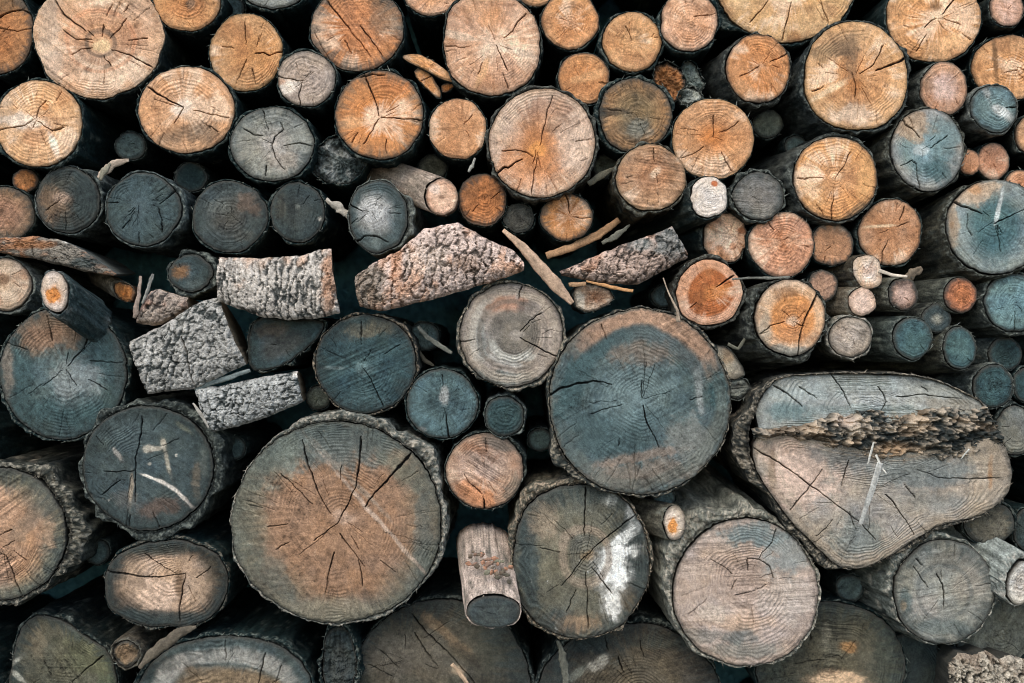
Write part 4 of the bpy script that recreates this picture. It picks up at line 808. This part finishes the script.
log('light-barked branch with a pale sloping end, cut by the right edge near the bottom', 1022, 583, 14, 22, (196, 194, 188), (180, 172, 162), -20, rot=-20, bk=.8, irr=.1, nmin=3, sh=(-.75, -.5), ln=75, bt=3, bx=[(100, 70, 4)], lic=.8, lip=.8, name='branch', cat='branch', bl=(196, 192, 184), bc=(150, 148, 142), bf=(66, 66, 64))
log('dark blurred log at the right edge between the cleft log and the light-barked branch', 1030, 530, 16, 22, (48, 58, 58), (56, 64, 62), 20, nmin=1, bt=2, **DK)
log('small knotty stub with a white oval end and a glowing orange core', 675, 523, 10.5, 18, (206, 192, 178), (200, 184, 168), -10, hr=.4, pith=(672, 527), st=[(672, 527, 6, 9, (226, 156, 84), .95)], nmin=1, bt=1.4, ln=80, sh=(-.5, 0), bc=(150, 136, 118), bf=(90, 80, 70), name='branch', cat='branch')
log('dark log with a big cream patch and a level crack, below the scratched slate log', 167, 586, 62, 43, (60, 56, 50), (176, 150, 124), 6, pith=(180, 572), hr=.72, hs=.2, irr=.08, ring=.08, ray=.25, n=2.3, blot=.7,
    st=[(158, 596, 26, 18, (206, 178, 152), .85), (130, 580, 14, 20, (160, 136, 110), .6), (160, 617, 56, 8, (58, 66, 64), .9), (180, 585, 5, 22, (120, 86, 58), .8), (215, 560, 18, 30, (96, 82, 66), .7), (150, 550, 50, 8, (70, 68, 60), .8), (198, 590, 12, 20, (164, 140, 114), .6)],
    cracks=[(2.8, [(108, 571), (125, 574), (140, 576), (160, 577), (186, 573)]), (2, [(145, 553), (160, 564), (177, 574)]), (2, [(179, 622), (179, 606), (182, 592), (186, 574)]), (1, [(196, 578), (212, 566)])], nmin=6, bt=3.5, lip=.9, bl=(150, 134, 116), **DK)
log('large orange-brown log at the left edge with broad diagonal saw marks', 3, 534, 61, 66, (140, 122, 96), (178, 138, 104), 0, pith=(2, 548), hr=.75, irr=.04, saw=[(36, 1.0)], ray=.2, st=[(8, 478, 50, 10, (110, 100, 80), .8), (54, 560, 14, 36, (104, 108, 98), .7), (30, 590, 30, 9, (120, 116, 100), .7), (50, 535, 6, 14, (190, 152, 116), .6), (30, 520, 10, 40, (88, 92, 86), .45, -40)],
    cracks=[(2.6, [(23, 598), (17, 584), (12, 568), (6, 556), (-4, 552)]), (1.4, [(12, 530), (-2, 536)]), (1.2, [(26, 560), (14, 550)])], bt=7, bx=[(35, 50, 12), (-10, 30, 9)], lip=.8, lic=.6, br=1.5, fib=.6, bl=(176, 170, 156), bc=(110, 106, 96), bf=(40, 46, 46))
log('greenish brown split log with a diagonal seam, at the bottom left corner', 62, 668, 50, 46, (104, 94, 78), (98, 90, 74), 26, poly=[(24, 622), (40, 614), (62, 620), (86, 637), (112, 652), (118, 690), (110, 720), (10, 720), (6, 690), (14, 645)], sm=1, saw=[(-55, .4)], blot=.8, c2=((96, 100, 74), .35), st=[(90, 656, 20, 30, (104, 98, 70), .8, 40), (8, 668, 16, 30, (56, 60, 56), .9), (12, 664, 12, 3, (190, 190, 178), .9, 40), (16, 676, 12, 3, (190, 190, 178), .9, -40), (38, 640, 12, 18, (150, 126, 98), .6)],
    cracks=[(1.6, [(104, 655), (88, 668), (72, 682)]), (1.4, [(44, 662), (52, 676)])], nmin=5, bt=5, lic=.5, name='split_billet', cat='firewood', group=GRP_SPLIT, **BB)
log('knobby pale brown stub beside the greenish split log at the bottom left', 125, 654, 13, 12, (128, 100, 74), (120, 92, 68), 2, irr=.2, rough=5, nmin=2, bt=3, ln=90, name='branch', cat='branch', bc=(140, 122, 104), bf=(60, 54, 48))
log('broad brown log at the bottom edge with a silver arched band', 226, 694, 88, 58, (92, 102, 104), (126, 98, 72), 16, pith=(226, 720), hr=.7, hs=.08, irr=.04, ring=.14, rw=4, bands=[(.8, .12, (176, 172, 164), .8)], st=[(150, 670, 18, 12, (52, 62, 64), .9), (176, 664, 20, 9, (120, 90, 66), .8), (196, 660, 40, 9, (70, 82, 84), .6), (240, 690, 50, 20, (152, 118, 84), .7)],
    cracks=[(1.6, [(266, 652), (262, 670), (258, 686)]), (1.3, [(226, 640), (226, 660)]), (1, [(282, 664), (276, 684)])], nmin=8, bt=5, lip=.5, **DK)
stick('strip of peeling grey-brown bark leaning between the cream-patched log and the silver-banded one', [(139, 668), (150, 655), (168, 641), (180, 632), (196, 627)], [4, 10, 12, 11, 3], 8, (112, 96, 82), d=-26, name='bark_strip', cat='bark', flat=.5, rag=.3)
log('rough dark log standing with peeling grey bark strips below the largest log', 338, 668, 17, 38, (60, 66, 66), (70, 70, 66), 10, irr=.15, rough=9, saw=[(88, .8)], c2=((130, 126, 116), .3), nmin=4, bt=5, lip=.8, lic=.6, br=1.6, bl=(150, 146, 136), **DK)
log('wide brown-grey log at the bottom edge under the largest log, fibrous seam across it', 440, 692, 92, 92, (84, 74, 62), (102, 88, 74), 34, pith=(404, 660), hr=.5, irr=.06, ring=.06, blot=.9, ray=.3, c2=((78, 74, 62), .3),
    st=[(400, 655, 40, 26, (116, 100, 86), .7), (444, 632, 38, 6, (140, 108, 78), .8, -42), (466, 655, 24, 6, (74, 62, 50), .8, -40), (500, 630, 30, 40, (84, 78, 64), .7), (458, 672, 10, 6, (170, 150, 120), .8)],
    cracks=[(2, [(415, 632), (426, 652), (438, 666)]), (2.4, [(412, 614), (428, 634), (448, 652), (462, 668), (480, 690)]), (1.2, [(368, 664), (392, 676)]), (1, [(380, 650), (400, 668)])], nmin=12, bt=4, **BB)
log('pale-barked stump with a dark oval sawn end, sticking out below the peach and grey log', 494, 612, 26.5, 15, (56, 60, 58), (64, 66, 62), -45, irr=.05, n=2.1, saw=[(2, .5)], nmin=3, sh=(-.16, -.72), ln=82, bt=2.2, br=.8, tilt=(0, -.3), bc=(182, 166, 156), bf=(104, 94, 86), bl=(216, 202, 192), lic=.6, bk=.7, name='log', fib=.2)
log('brown log with lichen streaks at the bottom edge, below the lichen-splashed one', 628, 700, 90, 78, (88, 74, 62), (104, 86, 68), 36, pith=(640, 690), irr=.05, saw=[(12, .5)], blot=.7, ring=.1, st=[(585, 640, 40, 16, (48, 58, 60), .9, -25), (598, 662, 14, 6, (186, 178, 162), .85, 30), (576, 672, 12, 5, (150, 140, 124), .7, 40), (660, 640, 40, 10, (84, 80, 70), .7), (560, 668, 10, 20, (70, 76, 74), .7)], cracks=[(1.8, [(618, 656), (624, 672)]), (1.6, [(640, 640), (644, 656)]), (1.4, [(608, 650), (604, 636)])], nmin=10, bt=5, lic=.6, lip=.6, **BB)
log('olive brown log at the bottom edge with a fresh cream chip', 831, 666, 74, 62, (86, 80, 66), (102, 90, 72), 34, pith=(832, 668), irr=.04, ring=.08, saw=[(-6, .5)], blot=.5, st=[(834, 681, 28, 9, (214, 182, 144), .95), (850, 647, 10, 6, (176, 128, 74), .8), (826, 634, 5, 14, (150, 134, 110), .6), (780, 650, 20, 30, (88, 90, 78), .6), (890, 660, 16, 40, (78, 80, 70), .6)], cracks=[(1.2, [(808, 618), (812, 640)]), (1, [(796, 664), (840, 656)])], nmin=8, bt=2.4, **DK)
log('dim olive-grey log at the bottom right corner behind lichen-covered bark', 1003, 640, 46, 44, (92, 88, 78), (112, 106, 94), 34, irr=.05, ring=.06, nmin=6, st=[(985, 632, 24, 14, (140, 130, 114), .5)], bt=3, **BB)
slab('pale flaking bark piece with dark patches at the bottom right corner', [(948, 664), (958, 652), (972, 655), (985, 650), (998, 659), (1010, 654), (1036, 664)], [(944, 704), (970, 708), (1000, 712), (1036, 712)], d=-14, bulge=10, th=120, fur=(.06, .10), ang=15, amp=8, bc=(182, 174, 160), bf=(40, 40, 38), bw=(120, 96, 78), wood=.15, sidec=(62, 58, 52), name='bark_slab', cat='bark')
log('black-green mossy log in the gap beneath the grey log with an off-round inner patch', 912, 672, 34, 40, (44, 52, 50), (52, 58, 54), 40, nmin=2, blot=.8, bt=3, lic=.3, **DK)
log('pale wood block between the giant teal log and the huge cleft log', 722, 362, 14, 15, (176, 168, 154), (184, 176, 160), 20, poly=[(714, 345), (728, 347), (747, 373), (736, 380), (718, 378)], sm=1, saw=[(50, .4)], bt=1.2, ln=120, nmin=2, st=[(730, 356, 7, 8, (160, 128, 92), .6)], name='split_billet', cat='firewood', group=GRP_SPLIT, **GB)
log('flat-barked chunk directly below the pale wood block right of the giant teal log', 738, 388, 12, 10, (120, 116, 108), (110, 106, 100), 22, irr=.15, rough=6, saw=[(5, .9)], bt=2, nmin=2, ln=100, name='split_billet', cat='firewood', group=GRP_SPLIT, **GB)

# ---- the huge cleft log: two faces, a rotten band between them, one bark body
def cleft_log():
    seed = 9001
    cx, cy, d = 878.0, 470.0, -12.0
    loc, s = at(cx, cy, d)
    e = empty('log', loc)
    tag(e, 'huge heart-shaped log with a rotten crumbling cleft between its two cut faces', 'log', GRP_ROUND)
    full = [(762, 396), (780, 376), (850, 373), (925, 376), (965, 393), (986, 405), (996, 430), (1010, 455), (1013, 480), (1005, 500), (980, 517), (938, 525),
            (915, 540), (882, 562), (855, 570), (836, 565), (815, 545), (790, 520), (768, 490), (752, 462), (750, 430)]
    sp = dict(cx=cx, cy=cy, rx=130, ry=95, poly=full, sm=1, bt=2.2, bx=[(168, 26, 12), (225, 30, 9), (-50, 30, 4)], br=1.5, lic=.6, lip=.8, bk=.45, tilt=(0, 0), fib=.6,
              bc=(112, 104, 94), bf=(38, 42, 42), bl=(176, 166, 150))
    P = outline(sp, seed)
    build_bark(sp, P * 0.995, s, seed, e)
    up = dict(cx=cx, cy=cy, rx=112, ry=28, poly=[(757, 414), (760, 404), (766, 392), (782, 376), (850, 374), (925, 377), (950, 384), (968, 394), (988, 406), (986, 418), (940, 422), (880, 424), (830, 428), (800, 432), (779, 430), (760, 430)], sm=0,
              c0=(150, 158, 156), c1=(156, 162, 160), mould=.2, saw=[(-4, .35)], ray=.1, ring=.02, blot=.4, pith=(872, 402), nmin=0, ea=.5, tilt=(0, -.06),
              st=[(800, 394, 50, 8, (156, 172, 176), .7, -3), (850, 410, 90, 6, (120, 130, 130), .6), (950, 405, 40, 8, (150, 132, 114), .7, -8), (860, 385, 70, 8, (134, 150, 154), .4), (790, 414, 26, 12, (92, 118, 124), .7)],
              cracks=[(2.2, [(775, 386), (790, 395), (804, 407)]), (1.6, [(833, 374), (845, 392), (852, 408)]), (1.4, [(800, 387), (818, 398)]), (1.3, [(880, 386), (888, 402), (882, 412)]), (1.3, [(898, 397), (925, 395), (962, 399)]), (1.1, [(924, 386), (930, 392)])])
    P2 = outline(dict(up), seed + 1)
    build_face(up, P2, s, seed + 1, e, 'cut_face')
    lo = dict(cx=cx, cy=cy, rx=128, ry=64, poly=[(754, 438), (766, 431), (800, 436), (840, 444), (880, 452), (930, 452), (985, 438), (997, 436), (1010, 455), (1013, 480), (1005, 500), (980, 517), (938, 525),
              (915, 540), (882, 562), (855, 570), (836, 565), (815, 545), (790, 520), (768, 490), (753, 463)], sm=1, c0=(168, 156, 140), c1=(158, 150, 140), mould=.35, pith=(872, 492), hr=.8, ring=.07, rw=3.6, saw=[(-5, .3)], ray=.25, blot=.5, nmin=14,
              bands=[(.9, .05, (168, 150, 124), .5), (.8, .03, (190, 172, 146), .3)],
              st=[(800, 475, 44, 40, (204, 178, 158), .9, -30), (784, 448, 30, 10, (170, 144, 122), .6), (772, 470, 5, 24, (140, 106, 78), .8), (840, 456, 40, 14, (112, 108, 106), .8, -8), (920, 470, 60, 22, (120, 122, 122), .8), (860, 540, 30, 24, (120, 124, 120), .7, 20), (960, 490, 40, 8, (176, 158, 134), .6, 8), (991, 472, 3, 16, (176, 128, 80), .8), (935, 500, 40, 12, (136, 132, 126), .5)],
              cracks=[(2, [(753, 447), (790, 470), (822, 494), (860, 522), (876, 540)]), (2, [(790, 510), (804, 494), (814, 482), (822, 470)]), (1.6, [(886, 494), (896, 506), (906, 520), (914, 534)]), (1.6, [(849, 460), (844, 476), (842, 486)]), (1.3, [(1000, 478), (970, 479), (940, 478), (918, 470)]), (1.2, [(816, 536), (826, 528), (832, 520)]), (1, [(905, 484), (916, 498)]), (1, [(850, 512), (856, 530)])])
    P3 = outline(dict(lo), seed + 2)
    build_face(lo, P3, s, seed + 2, e, 'cut_face')
    # crumbling rotten wood in the cleft
    top = resample([(752, 430), (780, 426), (810, 421), (832, 414), (850, 413), (880, 410), (905, 413), (940, 408), (985, 407), (998, 424)], 290)
    bot = resample([(754, 440), (785, 436), (806, 440), (830, 450), (858, 452), (878, 462), (898, 464), (922, 455), (944, 462), (975, 452), (1003, 448)], 290)
    nv = 80; v = np.linspace(0, 1, nv)
    X = top[None, :, 0] * (1 - v)[:, None] + bot[None, :, 0] * v[:, None] - cx
    Y = cy - (top[None, :, 1] * (1 - v)[:, None] + bot[None, :, 1] * v[:, None])
    ed = np.minimum(v, 1 - v)[:, None] * 2
    n1 = fbm(X * 0.05, Y * 0.07, 4, seed + 5, 0.6); n2 = fbm(X * 0.2, Y * 0.22, 3, seed + 6, 0.7); n3 = np.abs(fbm(X * 0.07 + 4, Y * 0.16, 3, seed + 7))
    H = -3 + 16 * np.sqrt(np.clip(ed, 0, 1)) * (0.55 + 0.45 * vn(X * .03, 0 * X, 5)) + 17 * n1 + 11 * n2 - 22 * np.clip(.16 - n3, 0, 1) * 2
    Y = Y + 7 * fbm(X * 0.09, Y * 0.02 + 3, 3, seed + 8) * (1 - ed * 0.5); X = X + 5 * n2
    k = np.clip(0.5 + 1.4 * n1 + 1.2 * n2, 0, 1)
    A, B, Cc = alb((184, 170, 152)), alb((52, 54, 52)), alb((190, 160, 124))
    col = B + (A - B) * (sst(0.4, 1.0, k))[..., None]
    om = sst(0.1, 0.25, fbm(X * 0.03 + 11, Y * 0.07, 3, seed + 9)) * .3
    om = np.maximum(om, np.clip(1.2 - np.hypot((X - (893 - cx)) / 24, (Y - (cy - 450)) / 9), 0, 1)); pm = np.clip(1.25 - np.hypot((X - (844 - cx)) / 12, (Y - (cy - 420)) / 7), 0, 1)
    col = col + (Cc * (.5 + .7 * k[..., None]) - col) * om[..., None]
    col = col + (alb((210, 192, 172)) * (.6 + .5 * k[..., None]) - col) * pm[..., None]
    Hf = H.ravel()
    co = np.stack([X.ravel(), -Hf, Y.ravel()], -1); tint = col.reshape(-1, 3)
    # crumbs and fibres standing out of it
    rng = random.Random(77); vs = []; cs = []; fs = []; b0 = len(co)
    for i in range(620):
        j = rng.randrange(len(Hf)); x0, y0, z0 = co[j]
        a = rng.uniform(-math.pi, math.pi) if rng.random() < .5 else rng.uniform(-.5, .5); l = rng.uniform(2, 9); w = rng.uniform(.3, 1.1)
        ax, ay = math.cos(a), math.sin(a)
        vs += [(x0 - ay * w, z0 + .5, y0 + ax * w), (x0 + ay * w, z0 + .5, y0 - ax * w), (x0, z0 + 2.5, y0), (x0 + ax * l, z0 - rng.uniform(0, 5), y0 + ay * l)]
        c = (A if rng.random() < .6 else Cc) * rng.uniform(.25, 1.1); cs += [c] * 4
        b = b0 + 4 * i; fs += [(b, b + 1, b + 3), (b + 1, b + 2, b + 3), (b + 2, b, b + 3)]
    make_mesh('rotten_band', np.concatenate([co, np.array(vs)]) * (s / PXM), [grid_faces(nv, 290, 0, False, False), np.array(fs)], np.concatenate([tint, np.array(cs)]), M_SPLIT, e)
    back = [(x, y) for x, y in full]


cleft_log()

# ---- loose bits
stick('long flat grey straw hanging from the rotten cleft across the pale lower face', [(878, 462), (871, 492), (862, 526)], [6, 6, 4], 2, (196, 198, 196), d=-34, dd=14, name='straw', cat='straw', flat=.2, rag=.1)
stick('short straw crossing the top of the long hanging one', [(876, 455), (881, 467), (887, 474)], [2.4, 2.4, 1.4], 2, (206, 206, 200), d=-38, name='straw', cat='straw', rag=.1)
stick('little upright straw left of the top of the long hanging one', [(874, 442), (870, 456), (868, 465)], [1.8, 2.2, 1.4], 2, (206, 206, 200), d=-38, name='straw', cat='straw', rag=.1)
stick('thin straw curling below the right end of the rotten cleft', [(969, 449), (965, 454), (961, 459)], [1.6, 1.6, 1], 2, (190, 194, 190), d=-30, name='straw', cat='straw', rag=.1)
stick('long smooth tan stick leaning down right from the wide brown and white billet', [(503, 229), (522, 246), (540, 267), (556, 285), (572, 304)], [4, 9, 13, 13, 5], 8, (186, 158, 130), d=-14, dd=-20, name='stick', cat='stick', rag=.1)
stick('flat tan stick slanting up right above the brown bark billet', [(546, 256), (572, 248), (598, 235), (620, 219)], [7, 8, 9, 6], 6, (176, 138, 100), d=24, dd=14, name='stick', cat='stick', rag=.2)
stick('frayed grey splinter lying right below the flat tan stick', [(602, 243), (614, 237), (630, 225)], [3, 7, 2], 5, (126, 118, 106), d=20, rag=.8)
stick('tiny pale splinter in the dark gap left of the brownish saw-lined log', [(588, 184), (600, 176), (618, 166)], [5, 7, 2], 4, (150, 136, 112), d=22, rag=.7)
stick('orange edge of a thin splinter under the slanting brown billet', [(586, 281), (610, 287), (633, 291)], [2, 4, 3], 3, (190, 142, 92), d=-16, rag=.3)
stick('short tan splinter left of the white-edged chip', [(569, 285), (577, 284), (586, 284)], [4, 5, 4], 3, (186, 150, 112), d=-8, rag=.3)
stick('pale grey twig hanging in the gap left of the ringed grey-brown log', [(418, 326), (428, 338), (440, 346), (452, 353)], [4, 5, 5, 3], 4, (132, 126, 116), d=16, rag=.4)
stick('crooked brown twig below the pale grey twig in the same gap', [(404, 322), (414, 346), (424, 360), (434, 366)], [3, 4, 5, 2], 4, (96, 86, 74), d=34, rag=.5)
stick('pale folded bark curl on top of the gap between dark and slate logs', [(98, 178), (106, 170), (118, 162), (129, 160)], [4, 8, 7, 3], 4, (176, 160, 140), d=-8, rag=.6)
stick('short upright splinter beside the pale folded bark curl', [(100, 180), (104, 172), (110, 163)], [3, 6, 3], 3, (150, 136, 118), d=-10, rag=.6)
stick('white lichen-dusted bark sliver between the almost black log and the ragged grey log', [(326, 200), (338, 207), (350, 219)], [4, 9, 5], 4, (176, 170, 160), d=4, rag=.9)
stick('frosty twig above the small orange-brown log in the middle', [(468, 172), (472, 166), (475, 158)], [2, 4, 1.5], 3, (170, 172, 166), d=6, rag=.8)
stick('slender pale stick poking out of the whitish thin log, right cluster', [(880, 270), (892, 275), (906, 277)], [4, 3.4, 2.4], 3, (206, 196, 182), d=-8, dd=-8, name='stick', cat='stick', rag=.1)
stick('ragged brown splinter at the end of the slender pale stick', [(902, 283), (912, 274), (922, 268)], [4, 10, 4], 6, (128, 106, 86), d=0, rag=.8)
stick('thin dark twig lying across the top of the dark-hearted log', [(732, 279), (750, 278), (770, 278), (790, 277)], [1.6, 2.4, 3, 2], 2, (118, 112, 104), d=-14, name='twig', cat='twig', rag=.4)
stick('hair-thin dry stem at the left of the dark-hearted log', [(663, 278), (670, 296), (677, 310), (678, 322)], [1.2, 1.6, 3, 4], 2, (166, 150, 128), d=-16, name='twig', cat='twig', rag=.4)
stick('dark curved twig under the split ringed log', [(728, 344), (738, 349), (744, 340), (750, 326)], [3, 4, 3, 2], 3, (110, 102, 88), d=0, name='twig', cat='twig', rag=.4)
stick('torn pale bark edge left of the tilted billet, beside the pinkish bark piece', [(141, 276), (139, 292), (136, 312), (134, 318)], [3, 4, 6, 3], 4, (156, 140, 130), d=-8, name='bark_strip', cat='bark', rag=.6)
stick('second torn bark edge standing above the pinkish bark piece', [(153, 274), (148, 290), (142, 304)], [3, 4, 3], 4, (150, 140, 134), d=-6, name='bark_strip', cat='bark', rag=.6)
stick('thin bark edge along the left of the lowest tilted grey billet', [(193, 403), (202, 416), (209, 428)], [2, 4, 2], 3, (170, 168, 162), d=-10, name='bark_strip', cat='bark', rag=.5)
stick('dry grass stem crossing the bottom log under the largest one', [(452, 664), (462, 676), (470, 688)], [4, 5, 3], 3, (186, 160, 130), d=-4, name='twig', cat='twig', rag=.5)
stick('pale bark sliver in the dark gap below the lichen-splashed log', [(558, 640), (564, 662), (566, 690)], [4, 8, 8], 6, (104, 98, 88), d=4, name='bark_strip', cat='bark', rag=.6)
rng = random.Random(5)
for i in range(42):
    x = rng.uniform(466, 512); y = 556 + (x - 470) * 0.45 + rng.uniform(-11, 9)
    a = rng.uniform(0, 6.28); l = rng.uniform(2, 4.6)
    c = rng.choice([(150, 112, 92), (170, 126, 98), (120, 98, 80), (140, 128, 108), (96, 84, 72)])
    stick('small reddish brown bark chip lying on the pale-barked stump', [(x - l * math.cos(a), y - l * math.sin(a) * .6), (x, y), (x + l * math.cos(a), y + l * math.sin(a) * .6)], [1.5, rng.uniform(3, 6), 1.2], 3, c, d=-58 + (598 - y) * 1.02, name='bark_chip', cat='bark chip', group='bark chips on the pale-barked stump', rag=.6, flat=.5)

# dim log ends sunk deep in the gaps
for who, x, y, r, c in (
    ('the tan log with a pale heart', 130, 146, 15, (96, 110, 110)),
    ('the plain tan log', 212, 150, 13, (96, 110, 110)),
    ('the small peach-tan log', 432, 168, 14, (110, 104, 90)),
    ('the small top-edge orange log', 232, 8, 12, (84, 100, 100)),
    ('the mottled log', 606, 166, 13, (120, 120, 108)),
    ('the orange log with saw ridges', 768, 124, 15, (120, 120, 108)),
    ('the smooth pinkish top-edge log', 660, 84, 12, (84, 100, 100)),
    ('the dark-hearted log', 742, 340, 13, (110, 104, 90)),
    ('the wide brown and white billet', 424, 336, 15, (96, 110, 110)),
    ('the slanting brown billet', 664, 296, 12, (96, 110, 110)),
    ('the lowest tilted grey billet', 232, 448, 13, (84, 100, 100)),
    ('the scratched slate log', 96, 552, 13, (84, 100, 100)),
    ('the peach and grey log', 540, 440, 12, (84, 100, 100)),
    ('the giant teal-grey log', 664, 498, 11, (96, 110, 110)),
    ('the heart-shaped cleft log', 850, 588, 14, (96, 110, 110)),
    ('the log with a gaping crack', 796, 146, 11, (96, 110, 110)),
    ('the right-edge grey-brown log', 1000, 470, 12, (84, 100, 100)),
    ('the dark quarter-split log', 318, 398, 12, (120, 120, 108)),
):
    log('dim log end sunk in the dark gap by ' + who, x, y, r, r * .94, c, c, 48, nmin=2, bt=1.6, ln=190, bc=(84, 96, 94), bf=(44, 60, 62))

# ---- the pile goes on past every side; unseen logs added to shade the edges
for x, y, r in ((-70, -40, 70), (66, -112, 82), (205, -110, 72), (335, -108, 70), (455, -110, 66), (575, -112, 66), (690, -100, 60), (800, -160, 70), (930, -112, 78), (1070, -60, 62),
                (-96, 110, 52), (-88, 232, 56), (-70, 344, 50), (-72, 450, 60), (-130, 590, 66), (-70, 710, 64), (1086, 60, 36), (1110, 160, 60), (1110, 270, 55), (1100, 380, 52), (1100, 480, 48), (1100, 590, 52), (1080, 700, 56), (-62, 62, 30),
                (60, 800, 66), (200, 812, 62), (335, 812, 62), (440, 850, 56), (560, 840, 56), (700, 838, 56), (830, 800, 62), (960, 790, 66)):
    log('tan-brown log end in the part of the pile past the picture edge', x, y, r, r, (190, 146, 104), (180, 132, 92), 4, group='round logs stacked beyond the framed part', nmin=3, bt=3, **DK)

# ================================================================ ground and the sheet added behind the pile
def sheet(name, co, colour, mat):
    o = make_mesh(name, np.array(co, float), [np.array([[0, 1, 2, 3]])], np.repeat([colour], 4, 0), mat, smooth=False)
    o['kind'] = 'structure'
    return o


M_SOIL_BACKDROP = material('damp_soil_and_backdrop', 6, 60, 0.35, 0.01)
GZ = -0.93
sheet('ground', [(-40, -40, GZ), (40, -40, GZ), (40, 40, GZ), (-40, 40, GZ)], np.array((0.075, 0.07, 0.062)), M_SOIL_BACKDROP)
sheet('added_backdrop', [(-4, 0.53, GZ - .1), (4, 0.53, GZ - .1), (4, 0.53, 1.2), (-4, 0.53, 1.2)], np.array((0.10, 0.25, 0.28)), M_SOIL_BACKDROP)  # added sheet, stops light from behind; its teal stands for lifted shadow

# ================================================================ light, camera
SUN_EL, SUN_AZ = math.radians(52), math.radians(198)      # azimuth from +Y clockwise: behind the camera, a little left
W = bpy.data.worlds.new('World'); S.world = W; W.use_nodes = True
nt = W.node_tree
sky = nt.nodes.new('ShaderNodeTexSky'); sky.sky_type = 'NISHITA'; sky.sun_disc = False
sky.sun_elevation = SUN_EL; sky.sun_rotation = SUN_AZ
sky.air_density = 1.0; sky.dust_density = 1.5; sky.ozone_density = 1.0
bg = nt.nodes['Background']; nt.links.new(sky.outputs[0], bg.inputs[0]); bg.inputs[1].default_value = 0.15
sl = bpy.data.lights.new('sun', 'SUN'); sl.energy = 0.9; sl.angle = math.radians(40); sl.color = (1, .95, .88)
so = bpy.data.objects.new('sun', sl); COL.objects.link(so)
dx, dy, dz = math.sin(SUN_AZ) * math.cos(SUN_EL), math.cos(SUN_AZ) * math.cos(SUN_EL), math.sin(SUN_EL)
from mathutils import Vector
so.rotation_euler = Vector((dx, dy, dz)).to_track_quat('Z', 'Y').to_euler()
so.location = (-2, -4, 4)

cam = bpy.data.cameras.new('camera'); co_ = bpy.data.objects.new('camera', cam); COL.objects.link(co_)
co_.location = (0, -CAMD, 0); co_.rotation_euler = (math.pi / 2, 0, 0)
cam.sensor_width = 36; cam.lens = 36 * CAMD / (1024 / PXM); cam.clip_end = 200; cam.clip_start = 0.05
cam.dof.use_dof = True; cam.dof.focus_distance = CAMD; cam.dof.aperture_fstop = 1.8
S.camera = co_
S.view_settings.view_transform = 'Standard'; S.view_settings.look = 'None'
S.view_settings.exposure = EXPO; S.view_settings.gamma = 1.0
S.cycles.filter_width = 1.0; S.cycles.max_bounces = 6; S.cycles.diffuse_bounces = 3
